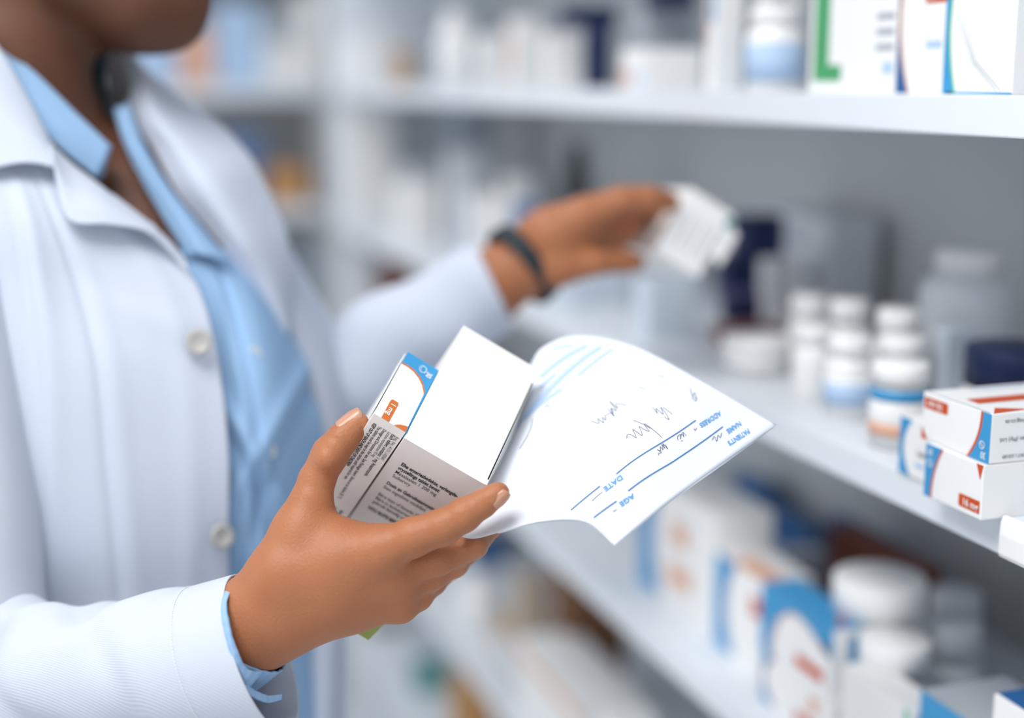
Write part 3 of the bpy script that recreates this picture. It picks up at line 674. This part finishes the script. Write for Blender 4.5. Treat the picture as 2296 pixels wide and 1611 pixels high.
c8 = lambda L: [(x / 3.827 + 1160, y / 3.827 + 760) for x, y in L]
mb = MB()
for L in ([(1530, 700), (1240, 890), (850, 1165)], [(710, 1270), (460, 1475)], [(1760, 760), (1400, 1010), (1250, 1105), (950, 1310)], [(850, 1400), (655, 1540)]):
    stroke(mb, c8(L), LINE, .00030, 14)
def sheet_text(s, p0, p1, hpx, m, bold=.03):     # from p0 along to p1, upside down as the form lies
    V, F = text2d(s, bold); a, b = np.array(p0, float), np.array(p1, float); d = b - a; u = d / np.linalg.norm(d); up = np.array([-u[1], u[0]]) * -1
    up = up if (up[0] + up[1]) > 0 else -up
    L = V[:, 0].max(); P_ = a + V[:, :1] / L * d + V[:, 1:] * hpx * up
    mb.add(on_sheet(np.array([inv(*p) for p in P_])), F, m)
sheet_text('ADDRESS', (1612, 924), (1567, 951), 15, INKB)
sheet_text("PATIENT'S", (1676, 964), (1630, 992), 15, INKB); sheet_text('NAME', (1657, 947), (1627, 966), 15, INKB)
sheet_text('DATE', (1392, 1066), (1352, 1096), 15, INKB); sheet_text('AGE', (1418, 1108), (1387, 1130), 15, INKB)
for L in ([(600, 60), (200, 330)], [(720, 70), (380, 330), (150, 570), (0, 770)], [(820, 90), (520, 320)], [(300, 90), (480, 60)], [(380, 430), (60, 700)], [(330, 300), (200, 420)]):
    stroke(mb, c8(L), INKL, .0019 if L[0][0] in (720, 600) else .0011, 8)
mb.build('printed_form', sheet)
mb = MB()
for L in ([(938, 858), (945, 825), (975, 825), (1018, 850), (1000, 800), (990, 780), (1030, 805), (1070, 832), (1060, 790), (1045, 755), (1090, 780), (1130, 795), (1105, 760), (1090, 730), (1130, 755), (1175, 790), (1240, 848)],
          [(990, 700), (1080, 735), (1140, 770)], [(630, 708), (700, 730), (690, 690), (740, 725), (730, 680), (760, 700), (750, 660)], [(755, 665), (800, 640), (830, 670), (800, 600), (850, 620), (790, 540), (860, 600), (850, 560), (940, 575)],
          [(770, 600), (820, 650), (810, 600)], [(1160, 590), (1200, 640), (1190, 600), (1250, 650), (1230, 590), (1300, 690), (1260, 670)], [(1250, 590), (1330, 650)],
          [(1215, 1000), (1210, 985), (1235, 975), (1200, 950), (1230, 960), (1225, 925), (1250, 950), (1240, 905), (1265, 940), (1250, 900), (1290, 945), (1270, 905)],
          [(1380, 870), (1375, 840), (1400, 820), (1400, 860), (1410, 815), (1430, 840), (1420, 800), (1450, 830)], [(1405, 878), (1420, 870)], [(1515, 770), (1525, 785), (1538, 765)],
          [(1670, 870), (1690, 840), (1710, 880), (1720, 830), (1740, 850), (1750, 810)], [(1480, 430), (1500, 500), (1520, 470), (1530, 540), (1500, 510), (1550, 520)], [(1040, 415), (1080, 430), (1110, 435)], [(1200, 320), (1230, 325), (1260, 340)],
          [(130, 690), (120, 760), (80, 850), (20, 950)], [(230, 600), (260, 570), (280, 610)], [(640, 1400), (680, 1360), (730, 1320)], [(820, 1490), (850, 1470)]):
    stroke(mb, c8(L), PEN, .00016)
mb.build('handwriting', sheet)
tag(sheet, 'curling white prescription form with blue print and handwriting, held between index and middle finger', 'paper')

# carton in the far hand
o3 = cw(C(1469, 563, 1.168)); B1, B2, B3 = [nrm(np.array(v) @ M3.T) for v in ((-.2057, .1086, .9726), (.5011, .8653, .0093), (.8406, -.4893, .2324))]
mb = MB(); mb.box(o3, B1 * .1276, B2 * .060, B3 * .0437, WHITE, .0006)
for u in (.012, .024, .036): mb.box(o3 + B3 * u + B2 * .012 - B1 * .0003, B1 * .0001, B2 * .03, B3 * .0025, GREYC)
mb.box(o3 + B3 * .04 + B2 * .048 - B1 * .0003, B1 * .0001, B2 * .008, B3 * .006, TEAL)
hb = mb.build('medicine_carton', origin=o3)
mb = MB(); mb.box(o3 + B3 * .0438 + B2 * .022 + B1 * .001, B3 * .012 - B2 * .004, B2 * .030, B1 * .0005, WHITE)
mb.build('tuck_flap', hb)
tag(hb, 'blurred white carton with an open flap, gripped by the far hand', 'carton')
# ---------------------------------------------------------------- things on the shelves
G_CART, G_BOT = None, None
def face(kind, x, y0, y1, z, h, dp):
    if kind == 'f': return (x, y1, z), (0, -1, 0), (0, 0, 1), y1 - y0, h          # long side towards the aisle
    if kind == 'e': return (x, y0, z), (1, 0, 0), (0, 0, 1), dp, h                # end towards the camera
    return (x, y1, z + h), (0, -1, 0), (1, 0, 0), y1 - y0, dp                     # top
def carton(label, x, pxl, pxr, zs, top, dp, deco=(), m=WHITE, group=None, cat='carton', tot=True, flip=False, name='medicine_carton'):
    """front plane at x between two picture columns; zs = board height; top = picture row of the top edge, or a height below 1"""
    y1 = ysolve(pxl, x, zs); y0 = ysolve(pxr, x, zs); dp0 = dp
    if tot:                                     # the two columns hold the long side and the end together
        while True:
            y0 = ysolve(pxr, x + dp, zs)
            if y1 - y0 > .6 * dp or dp < .008: break
            dp *= .94
    h = top if top < 1 else zsolve(top, x, y0) - zs
    z = zs + CAMZ; mb = MB(); mb.box((x, y0, z), (dp, 0, 0), (0, y1 - y0, 0), (0, 0, h), m, .0005)
    for dd in deco:
        o, ux, uy, W_, H_ = face(dd[1], x, y0, y1, z, h, dp); ux, uy = np.array(ux, float), np.array(uy, float)
        if flip: o = np.array(o) + ux * W_ + uy * H_; ux, uy = -ux, -uy
        if dd[0] == 'r': u0, v0, u1, v1 = dd[2:6]; mb.poly([(u0 * W_, v0 * H_), (u1 * W_, v0 * H_), (u1 * W_, v1 * H_), (u0 * W_, v1 * H_)], o, ux, uy, dd[6], lift=.0002 * (1 if len(dd) < 8 else dd[7]))
        elif dd[0] == 'p': mb.poly([(u * W_, v * H_) for u, v in dd[2]], o, ux, uy, dd[3], lift=.0002 * (1 if len(dd) < 5 else dd[4]))
        elif dd[0] == 't': put_text(mb, dd[2], np.array(o) + ux * dd[3] * W_ + uy * dd[4] * H_, ux, uy, dd[5], dd[6], bold=dd[7] if len(dd) > 7 else .01, lift=.0007, sx=dd[8] if len(dd) > 8 else 1)
    o = mb.build(name, origin=(x, y0, z)); tag(o, label, cat, group); o['_h'] = h
    return o, (x, y0, y1, zs + h)
def arc_side(m1, m2, k=14, left=True, w0=.05, w1=.26):   # coloured edge of a pack bounded by an arc
    A = [(w0 + (w1 - w0) * ((2 * i / k - 1) ** 2), i / k) for i in range(k + 1)]; B = [(p[0] + .022, p[1]) for p in A]
    if not left: A = [(1 - u, v) for u, v in A]; B = [(1 - u, v) for u, v in B]; return [('p', 'f', [(1, 0)] + A + [(1, 1)], m1), ('p', 'f', (B + A[::-1])[::-1] and A + B[::-1], m2, 1.5)]
    return [('p', 'f', [(0, 0)] + A + [(0, 1)], m1), ('p', 'f', A + B[::-1], m2, 1.5)]
def lathe(mb, c, prof, m, n=48, smooth=True):
    V = [(c[0] + r * math.cos(2 * math.pi * i / n), c[1] + r * math.sin(2 * math.pi * i / n), c[2] + z) for r, z in prof for i in range(n)]
    F = [(j * n + i, j * n + (i + 1) % n, (j + 1) * n + (i + 1) % n, (j + 1) * n + i) for j in range(len(prof) - 1) for i in range(n)]
    mb.add(V, F, m, smooth)
def bottle(label, x, px, wpx, zs, top, capf=.22, capw=.8, m=PLAST, cm=None, lab=None, group=None, cat='bottle', name='pill_bottle', labr=(.15, .6), neck=True):
    y = ysolve(px, x, zs); dd = prj((x, y, zs + CAMZ))[2]; r = wpx * 1.06 / 2 * dd / FPX; h = top if top < 1 else zsolve(top, x, y) - zs
    z = zs + CAMZ; c = (x, y, z); hb = h * (1 - capf); cr = r * capw
    mb = MB(); sh = min(.3 * hb, r * .5) if neck else .001
    prof = [(0, .0005), (r * .9, .0005), (r, .0025), (r, hb - sh)] + ([(r * .97, hb - sh * .6), (r * .86, hb - sh * .25), (cr * .9, hb - .001), (cr * .9, hb)] if neck else [(r, hb)]) + [(0, hb)]
    lathe(mb, c, prof, m); b = mb.build(name, origin=c)
    mb = MB(); lathe(mb, c, [(0, hb), (cr, hb), (cr, h - .0015), (cr - .001, h), (0, h)], cm or m); mb.build('cap', b)
    if lab:
        mb = MB(); lathe(mb, c, [(r + .0003, hb * labr[0]), (r + .0005, hb * labr[0]), (r + .0005, hb * labr[1]), (r + .0003, hb * labr[1])], lab[0])
        for v0, v1, mm in lab[1:]: lathe(mb, c, [(r + .0006, hb * v0), (r + .0008, hb * v0), (r + .0008, hb * v1), (r + .0006, hb * v1)], mm)
        mb.build('label', b)
    tag(b, label, cat, group); return b

# --- the two cartons nearest the camera, at the right edge of the middle shelf
xa, ya = onz(2198, 1168, ZM)[:2]; h1 = zsolve(1045, xa, ya) - ZM
y1 = ysolve(2071, xa, ZM)
def pack(y0, y1, x, z, h, dp, flip, label):
    mb = MB(); L = y1 - y0; mb.box((x, y0, CAMZ + z), (dp, 0, 0), (0, L, 0), (0, 0, h), WHITE, .0006)
    o = np.array((x, y1, CAMZ + z)); ux, uy = np.array([0, -1., 0]), np.array([0, 0, 1.])
    if flip: o = o + ux * L + uy * h; ux, uy = -ux, -uy
    P_ = lambda pts, m, l=1: mb.poly([(u * L, v * h) for u, v in pts], o, ux, uy, m, lift=.00018 * l)
    A = [(.115 + .17 * (i / 14) ** 2.2, i / 14) for i in range(15)]; B = [(u + .03, v) for u, v in A]
    P_([(0, 0)] + A + [(0, 1)], BLUE); P_(A + B[::-1], RED, 1.4)
    P_([(.885, 1), (.955, .72), (1, 1)], RED, 1.4) if not flip else P_([(.90, 1), (1, .74), (1, 1)], RED, 1.4)
    P_([(.635, .10), (.975, .10), (.975, .335), (.635, .335), (.62, .30), (.62, .135)], RED)
    put_text(mb, '16 mg', o + ux * L * .69 + uy * h * .155, ux, uy, .0062, WHITE, bold=.02, lift=.0005)
    put_text(mb, '30', o + ux * L * .045 + uy * h * .80, ux, uy, .0058, WHITE, bold=.02, lift=.0005, sx=.8)
    c = o + ux * L * .10 + uy * h * .66 - np.array([.0006, 0, 0]); n = 24; V = []
    for i in range(n):
        t = 2 * math.pi * i / n
        for r in (.0026, .0021): V.append(c + ux * r * math.cos(t) + uy * r * math.sin(t))
    mb.add(V, [(2 * i, 2 * i + 1, (2 * i + 3) % (2 * n), (2 * i + 2) % (2 * n)) for i in range(n)], WHITE)
    mb.poly([(-.0017, .0013), (-.0013, .0017), (.0017, -.0013), (.0013, -.0017)], c, ux, uy, WHITE, lift=.0001)
    e = np.array((x, y0, CAMZ + z)); ex = np.array([1., 0, 0]); eu = np.array([0, 0, 1.])
    if flip:
        e2 = e + ex * .06 + eu * h; T = lambda s, u, v, sz: put_text(mb, s, e + ex * u + eu * v, -ex, -eu, sz, GREYT, lift=-.0004 * -1, bold=.01)
        T('www.pharmag.co.za', .0385, h * .86, .0036); T('Pharma Gen (Pty) Ltd.', .0385, h * .50, .0036); T('A38/2.6/0512 NAMIBIA: NS2 09/7.1.5/0189', .062, h * .16, .0030)
        t = np.array((x, y1, CAMZ + z + h)); q = lambda pts, m, l=1: mb.poly(pts, t, np.array([0, -1., 0]), np.array([1., 0, 0]), m, lift=.0002 * l)
        q([(.43 * L, .010), (.62 * L, .010), (.58 * L, dp), (.38 * L, dp)], RED); q([(.80 * L, .012), (L * .985, .002), (L * .93, .030)], RED)
        put_text(mb, 'Candesartan', t + np.array([.095, -.70 * L, 0]), np.array([-1., 0, 0]), np.array([0, 1., 0]), .0078, GREYT, bold=.02, lift=.0004)
        put_text(mb, '30 TABLETS', t + np.array([.07, -.53 * L, 0]), np.array([-1., 0, 0]), np.array([0, 1., 0]), .0045, WHITE, bold=.02, lift=.0006)
        mb.poly([(.08 * L, .03), (.13 * L, .03), (.13 * L, .07), (.08 * L, .07)], t, np.array([0, -1., 0]), np.array([1., 0, 0]), LBLUE, lift=.0002)
    b = mb.build('medicine_carton', origin=(x, y0, CAMZ + z))
    mb = MB(); zz = CAMZ + z + (h + .0002 if flip else -.0003)
    mb.box((x + .0004, y0 + .003, CAMZ + z + (h if flip else 0) - .0002), (.0006, 0, 0), (0, L - .006, 0), (0, 0, .0006), GREYC); mb.build('flap_edge', b)
    tag(b, label, 'carton'); return b
pack(ya, y1, xa, ZM, h1, .125, False, 'white carton with orange 16 mg mark right way up, under the upside-down one')
zu = ZM + h1 + .0004; xu, yu = onz(2217, 1042, zu)[:2]; yu1 = ysolve(2066, xu, zu); hu = zsolve(930, xu, yu) - zu
pack(yu, yu1, xu, zu, hu, .125, True, 'white carton lying upside down on top of another, blue band and 30 mark')
carton('small white carton with blue curved edge, just behind the two stacked cartons', .538, 2014, 2080, ZM, 958, .06, tot=False, deco=
       arc_side(BLUE, BLUE, w0=.12, w1=.38) + [('t', 'f', 'Lam', .62, .42, .006, GREYT), ('r', 'f', .55, .2, .85, .28, LBLUE)])
# white label clip on the board's edge
mb = MB(); y0 = ysolve(2400, XF, ZM); y1c = ysolve(2262, XF, ZM)
V = []; n = 14
pr_ = [(0.0, -.026), (-.004, -.027), (-.006, -.024), (-.007, -.012), (-.006, -.005), (-.003, -.002), (0.0, -.002)]
for k in range(2): V += [(XF - .0005 + q[0], (y0, y1c)[k] + .002 * math.cos(i), CAMZ + ZM + q[1] + .004) for i, q in enumerate(pr_)]
mb.add(V, [(i, (i + 1) % 7, (i + 1) % 7 + 7, i + 7) for i in range(7)] + [tuple(range(7)), tuple(range(13, 6, -1))], PLAST, False)
tag(mb.build('shelf_label_holder', origin=(XF, y0, CAMZ + ZM - .03)), 'white plastic label holder clipped to the middle board under the stacked cartons', 'label holder')

# --- top board
A40 = [(.05 + .22 * ((2 * i / 14 - .75) ** 2), i / 14) for i in range(15)]
carton('large white carton with green 40 mg mark and blue corner, right end of top board', .556, 2112, 2268, ZT, .118, .07, tot=False, deco=
       [('p', 'f', [(0, 0)] + A40 + [(0, 1)], BLUE), ('p', 'f', A40 + [(u + .03, v) for u, v in A40][::-1], GREEN, 1.5), ('r', 'f', .06, 0, 1, .012, BLUE),
        ('p', 'f', [(.44, .575), (.455, .56), (1, .56), (1, .695), (.455, .695), (.44, .68)], GREEN), ('t', 'f', '40 mg', .52, .585, .0135, WHITE, .012),
        ('p', 'f', [(.10, .46), (.45, .16), (.80, .02), (.78, .02), (.44, .155)], GREYC), ('p', 'f', [(.12, .50), (.48, .17), (.86, .02), (.84, .02), (.47, .165)], GREYC),
        ('t', 'e', 'Dosage and directions', .12, .93, .0035, BLACK), ('t', 'e', 'Store at or below 25 °C', .10, .86, .0035, BLACK), ('t', 'e', 'Keep dry', .1, .80, .0035, BLACK), ('t', 'e', 'KEEP OUT OF REACH OF', .08, .68, .0042, BLACK, .03),
        ('t', 'e', 'CHILDREN', .08, .63, .0042, BLACK, .03), ('t', 'e', 'Code Pharm', .06, .52, .0035, GREYT)])
carton('white carton with orange arc and orange 20 mg mark, beside the 40 mg one', .558, 2008, 2116, ZT, .112, .07, tot=False, deco=
       [('p', 'f', [(0, 0)] + [(.02 + .30 * ((2 * i / 14 - .9) ** 2), i / 14) for i in range(15)] + [(0, 1)], DBLUE),
        ('p', 'f', [(.02 + .30 * ((2 * i / 14 - .9) ** 2), i / 14) for i in range(15)] + [(.065 + .30 * ((2 * i / 14 - .9) ** 2), i / 14) for i in range(14, -1, -1)], PEACH, 1.5),
        ('r', 'f', .55, .515, 1, .63, RED), ('t', 'f', '20 mg', .62, .54, .009, WHITE, .02), ('t', 'f', 'Azari', .48, .72, .016, GREYT, .02), ('r', 'f', .6, .26, .9, .30, LBLUE)])
carton('tall white carton with grey lines of text, between green-striped and orange-arc cartons', .558, 1897, 2004, ZT, .13, .07, tot=False, deco=
       [('t', 'f', 'WE', .55, .80, .03, GREYC, .03)] + [('r', 'f', .6, v, .95, v + .035, GREYC) for v in (.22, .30, .38, .50, .58, .64)] + [('r', 'f', .75, .1, .95, .16, LBLUE)])
carton('white carton with a tall green L-shaped stripe', .558, 1812, 1896, ZT, .13, .07, tot=False, deco=
       [('r', 'f', .12, .06, .52, 1, DGREEN), ('r', 'f', .12, .06, .86, .15, DGREEN, 1.2)])
bottle('white bottle with pale blue label and cap, left of the green-striped carton', .585, 1735, 118, ZT, 18, .2, .92, PLAST, PLAST, lab=(WHITE, (.15, .72, LBLUE)), labr=(.1, .8))
carton('white carton with orange and blue top, standing behind the pale blue bottle', .66, 1690, 1800, ZT, .16, .06, [('r', 'f', 0, .82, .4, 1, RED), ('r', 'f', .4, .82, 1, 1, DBLUE)])
carton('white carton with a blue vertical stripe near the reaching hand side of the top board', .56, 1580, 1662, ZT, .13, .07, [('r', 'f', .42, .44, .86, 1, BLUE), ('r', 'f', .1, .3, .3, 1, PEACH)])
carton('low white carton printed pink and blue, right of the navy bar', .57, 1392, 1572, ZT, 108, .06, [('r', 'f', .06, .1, .42, .5, PEACH), ('r', 'f', .58, .1, .84, .5, LBLUE)])
b_, (x_, y0_, y1_, zt_) = carton('grey carton standing behind the low pink and blue one', .64, 1400, 1560, ZT, 22, .06, [('r', 'f', .1, .1, .5, .5, BEIGE)], m=GREYC)
carton('dark navy carton lying on top of the grey carton', .63, 1445, 1562, zt_, .02, .06, m=NAVY)
b_, (x_, y0_, y1_, zt_) = carton('narrow navy carton standing upright on the top board', .57, 1310, 1368, ZT, 52, .06, m=NAVY)
carton('navy carton laid flat across the upright navy one like a T', .568, 1256, 1384, zt_, .020, .06, m=NAVY)
carton('white carton left of the navy T', .57, 1216, 1304, ZT, 76, .06)
carton('white carton with a peach panel', .57, 1136, 1212, ZT, 40, .06, [('r', 'f', .1, .2, .85, .78, PEACH)])
carton('white carton with a small grey print, left of the peach panel', .57, 1066, 1134, ZT, 78, .06, [('r', 'f', .2, .2, .7, .4, GREYC)])
bottle('tall white bottle, tallest thing at the left of the top board', .60, 1024, 76, ZT, 26, .2, .7)
carton('pale carton with a teal patch, far along the top board', .58, 922, 984, ZT, 72, .06, [('r', 'f', 0, .1, .5, .65, TEAL)], m=GREYC)
carton('small tan carton beside the teal patch', .575, 884, 922, ZT, 112, .05, m=TAN)
carton('white carton at the far left end of the top board', .575, 776, 882, ZT, 84, .06)

# --- middle board
bottle('round white jar with broad lid at the front of the middle board', .60, 1690, 132, ZM, 752, .42, 1.04, PLAST, PLAST, lab=(WHITE, (.3, .5, GREYC)), cat='jar', name='medicine_jar', neck=False)
b_, s1 = carton('flat red-brown carton at the bottom of the navy stack', .64, 1596, 1760, ZM, 742, .08, m=RBROWN)
b_, s2 = carton('lowest navy carton of the stack behind the round jar', .66, 1614, 1706, s1[3], 674, .07, m=NAVY)
b_, s3 = carton('thin mauve carton between two navy ones', .66, 1606, 1704, s2[3], 650, .07, m=mat('pack_mauve', (92, 88, 130)))
b_, s4 = carton('navy carton on top of the mauve one', .66, 1605, 1700, s3[3], 575, .07, m=NAVY)
carton('topmost navy carton of the stack, beside the carton in the far hand', .665, 1640, 1756, s4[3] + .0005, 486, .07, m=NAVY)
for lb, x, a, b, t in (('white bottle in the back row, left', .645, 1812, 88, 664), ('white bottle in the back row, middle', .645, 1898, 88, 672), ('white bottle in the back row, right', .645, 2006, 98, 692)):
    bottle(lb, x, a, b, ZM, t, .26, .92, group='white bottles on the middle board')
bottle('white bottle in the front row nearest the round jar', .60, 1822, 92, ZM, 730, .24, .9)
bottle('white bottle with a grey label square, middle of the front row', .588, 1898, 98, ZM, 752, .24, .9, lab=(WHITE, (.25, .6, LBLUE)), labr=(.1, .7))
bottle('white bottle right behind the blue and orange labelled one', .625, 2016, 104, ZM, 754, .25, .92)
bottle('short white bottle with blue and orange label', .577, 2012, 122, ZM, 812, .26, .96, lab=(WHITE, (.78, .97, BLUE), (.22, .42, PEACH)), labr=(.05, .98))
bottle('big translucent white bottle with a narrower cap, tallest on the middle board', .735, 2152, 190, ZM, 560, .17, .70, PLASTG, PLAST, cat='bottle')
carton('pale blue carton with fine ruled lines, in front of the big bottle', .65, 2084, 2172, ZM, 742, .05, [('r', 'f', 0, k / 12, 1, k / 12 + .02, GREYC) for k in range(1, 12)], m=mat('pack_ice', (206, 216, 228)))
bottle('white tub with a broad navy lid, behind the stacked cartons', .665, 2262, 200, ZM, 776, .42, 1.0, PLAST, NAVY, cat='tub', name='medicine_tub', neck=False)
carton('big pale grey carton with a dark oval print, leaning at the back', .775, 1712, 1962, ZM, 492, .06, [('r', 'f', .1, .72, .62, .84, GREYC), ('p', 'f', [(.74 + .11 * math.cos(t * .4), .46 + .05 * math.sin(t * .4)) for t in range(16)], mat('pack_oval_grey', (112, 116, 122)))], m=mat('pack_pale_grey', (214, 217, 222)))  # the dark oval is print on the carton
carton('white carton left of the big grey one, behind the navy stack', .72, 1700, 1790, ZM, 578, .05)
carton('large pale carton under the carton in the far hand', .575, 1420, 1560, ZM, 626, .16, m=mat('pack_ice', (206, 216, 228)))
carton('large pale carton beside the wristband, above the sheet', .575, 1236, 1412, ZM, 610, .16, [('r', 'f', .7, .3, .85, .8, GREYC)], m=mat('pack_ice', (206, 216, 228)))
bottle('slim dark bottle above the far wrist', .70, 1292, 56, ZM, 322, .2, .7, DARKP, DARKP)
carton('white rounded pack left of the dark bottle', .62, 1122, 1200, ZM, 395, .08)
carton('blue pack by the wristband', .58, 1150, 1212, ZM, 458, .08, m=mat('pack_dusk_blue', (96, 122, 170)))
carton('pale carton with two blue stripes', .70, 1010, 1108, ZM, 232, .06, [('r', 'f', .3, .5, .5, 1, LBLUE), ('r', 'f', .7, .5, .85, 1, mat('pack_dusk_blue', (96, 122, 170)))], m=GREYC)
carton('pale carton in front of the blue-striped one', .60, 1000, 1098, ZM, 340, .07, m=mat('pack_pale_grey', (214, 217, 222)))
carton('white carton with blue print, just left of the wristband', .575, 1040, 1120, ZM, 440, .05, [('r', 'f', 0, .2, .5, .9, LBLUE)])
carton('grey carton third from the far end of the middle board', .60, 900, 990, ZM, 375, .07, m=mat('pack_pale_grey', (214, 217, 222)))
carton('tall white carton at the far end of the middle board', .56, 776, 890, ZM, 226, .10)
carton('white carton in front of the grey cartons, far half of the middle board', .56, 880, 985, ZM, 415, .05)

# --- lower board
O1 = lambda u0, u1, v0, v1, m=ORANGE: ('r', 'f', u0, v0, u1, v1, m)
carton('white carton with blue left edge and orange print, farthest of the striped row', .588, 1434, 1600, ZL, 1160, .06, tot=False, deco=arc_side(BLUE, PEACH, w0=.2, w1=.3) + [O1(.45, .65, .55, .75, PEACH), O1(.4, .7, .2, .38, PEACH)])
carton('teal-topped carton just under the tip of the sheet', .60, 1462, 1535, ZL, 1112, .05, m=TEAL)
carton('white carton with a blue stripe and orange patch, between the striped cartons', .588, 1600, 1704, ZL, 1308, .05, tot=False, deco=arc_side(BLUE, PEACH, w0=.25, w1=.45) + [O1(.78, 1, .6, .8, RED), ('r', 't', .3, 0, 1, .5, PEACH)])
b_, q1 = carton('lower white carton with orange pills, beneath the bright blue one', .570, 1706, 1864, ZL, .045, .035, tot=False, deco=arc_side(BLUE, ORANGE, w0=.03, w1=.2) + [O1(.5, .85, .12, .32, RED), O1(.68, .8, .5, .8, PEACH)])
b_, q2 = carton('bright blue and white carton with orange arcs and pill', .570, 1704, 1862, q1[3], 1416, .035, tot=False, deco=[('r', 'f', 0, 0, 1, 1, BLUE), ('p', 'f', [(.16, 0), (.17, .3), (.25, .62), (.38, .82), (.52, .88), (.68, .82), (1, .55), (1, 0)], PEACH, 1.4), ('p', 'f', [(.20, 0), (.21, .3), (.29, .61), (.40, .79), (.53, .85), (.68, .79), (1, .52), (1, 0)], WHITE, 1.8), ('r', 'f', .52, .14, .9, .32, RED, 2.2), O1(.53, .9, .14, .32, RED), O1(.82, .95, .5, .72, PEACH), ('r', 't', 0, 0, 1, 1, BLUE), ('p', 't', [(.75, .6), (.9, .3), (1, .25), (1, .31), (.92, .37), (.8, .6)], RED, 2)])
carton('deep blue carton at the back of the lower board, far left', .80, 1640, 1712, ZL, 1096, .02, tot=False, m=DBLUE)
carton('deep blue carton at the back of the lower board, middle', .79, 1690, 1812, ZL, 1190, .02, tot=False, m=DBLUE)
carton('deep blue carton at the back of the lower board, right', .78, 1850, 1975, ZL, 1225, .02, tot=False, m=DBLUE)
carton('grey-white carton in front of the deep blue ones', .73, 1745, 1850, ZL, 1246, .05, m=mat('pack_pale_grey', (214, 217, 222)))
bottle('white jar with broad lid ringed in brown behind', .625, 1955, 190, ZL, 1292, .25, 1.0, PLAST, PLAST, cat='jar', name='medicine_jar', neck=False)
carton('red-brown carton behind the broad-lidded jar', .72, 1848, 2035, ZL, 1285, .03, tot=False, m=RBROWN)
bottle('large white bottle standing before the broad-lidded jar', .602, 1992, 150, ZL, 1432, .25, .98, PLAST, PLAST)
carton('small red-tipped blue carton touching the large white bottle', .585, 1882, 1925, ZL, 1430, .03, [('r', 'f', .3, .3, 1, .62, RED)], m=BLUE)
for lb, x, a, b, t in (('grey-capped clear jar at the back right of the lower board', .745, 2130, 112, 1326), ('lower grey jar in front of the clear one', .685, 2120, 130, 1395)):
    bottle(lb, x, a, b, ZL, t, .3, .95, PLASTG, PLASTG, cat='jar', name='medicine_jar')
carton('white carton with green edge and orange patch, at the front right of the lower board', .562, 1880, 2030, ZL, 1600, .03, tot=False, deco=[O1(.3, .7, .2, .5, PEACH), ('r', 'f', .9, 0, .96, 1, GREEN)])
carton('bright blue carton at the bottom edge with a white lid', .566, 2046, 2190, ZL, 1648, .07, tot=False, deco=[('r', 't', 0, 0, 1, 1, GREYC), ('p', 'f', [(.2, 0), (.9, 0), (.7, .4), (.4, .4)], LBLUE)], m=BLUE)
b_, q3 = carton('white carton with orange bar beneath a deep blue lid, bottom right corner', .560, 2198, 2400, ZL, 1690, .10, tot=False, deco=[O1(.1, .5, .45, .7, RED), ('r', 't', .0, .02, 1, 1, DBLUE), O1(.3, 1, 0, .1, RED)])
# --- board below
carton('dark brown carton tucked beneath the lower board', .62, 1240, 1400, ZK, 1288, .12, m=BROWN)
carton('tan carton left of the dark brown one', .62, 1150, 1236, ZK, 1300, .12, m=BEIGE)
carton('beige and white carton, front of the board below', .555, 1160, 1300, ZK, .10, .08, tot=False, deco=[('r', 'f', 0, .78, 1, .92, PEACH)])
carton('white carton, right of the beige one on the board below', .56, 1334, 1470, ZK, .115, .10)
carton('grey carton between brown and beige ones', .60, 1098, 1150, ZK, 1380, .08, m=BEIGE)
bottle('round white bottle behind the lowest fingers', .60, 1072, 76, ZK, 1296, .25, .8)
carton('dull red carton nearest the ring finger', .62, 975, 1038, ZK, 1290, .08, m=RBROWN)
carton('navy blue carton showing just right of the middle finger', .66, 1050, 1135, ZK, 1212, .06, m=DBLUE)
carton('brown carton behind the fingers at the back of the board below', .74, 1090, 1200, ZK, 1240, .06, m=BROWN)
# --- lowest boards
carton('green carton on the lowest board', .60, 926, 1000, ZJ, 1500, .1, m=TEAL)
carton('grey-blue carton left of the green one', .58, 812, 925, ZJ, 1455, .1, m=mat('pack_slate', (140, 150, 162)))
carton('orange-brown carton right of the green one', .58, 1010, 1110, ZJ, 1530, .1, m=TAN)
carton('grey carton beyond the green card corner, under the near hand', .58, 816, 880, ZK, .2, .06, m=GREYC)

carton('dull red carton at the far end of the lower board, above the far sleeve', .60, 850, 935, ZL, 588, .06, m=RBROWN)
# --- far unit: cartons facing the camera
def far_carton(label, pxl, pxr, zs, top, m=WHITE, yf=3.04, dp=.1):
    x0, x1 = xsolve(pxl, yf, zs), xsolve(pxr, yf, zs); h = zsolve(top, x1, yf) - zs; mb = MB()
    mb.box((x0, yf, CAMZ + zs), (x1 - x0, 0, 0), (0, dp, 0), (0, 0, h), m, .001); tag(mb.build('medicine_carton', origin=(x0, yf, CAMZ + zs)), label, 'carton')
for a in (('pale peach carton by the chin', 405, 480, ZT, 60, PEACH), ('pale blue carton next to the peach one on the far unit', 484, 590, ZT, 10, LBLUE), ('grey-blue carton in the middle of the far unit', 596, 662, ZT, 20, GREYC),
          ('white carton at the right end of the far unit', 668, 735, ZT, -20, WHITE), ('light blue carton under the chin on the far unit', 300, 398, ZT, 90, LBLUE), 
          ('tan basket-like carton over the far shoulder', 598, 690, ZM, 372, TAN), ('blue carton beyond the far lapel', 500, 590, ZM, 300, mat('pack_dusk_blue', (96, 122, 170)))): far_carton(*a)
for a in (('white carton lying before the grey-blue one on the far unit', 596, 735, ZT, 100, WHITE, 3.01, .025), ('dark teal carton on the far unit at lapel height', 640, 735, ZL, 560, mat('pack_slate', (140, 150, 162)))): far_carton(*a)
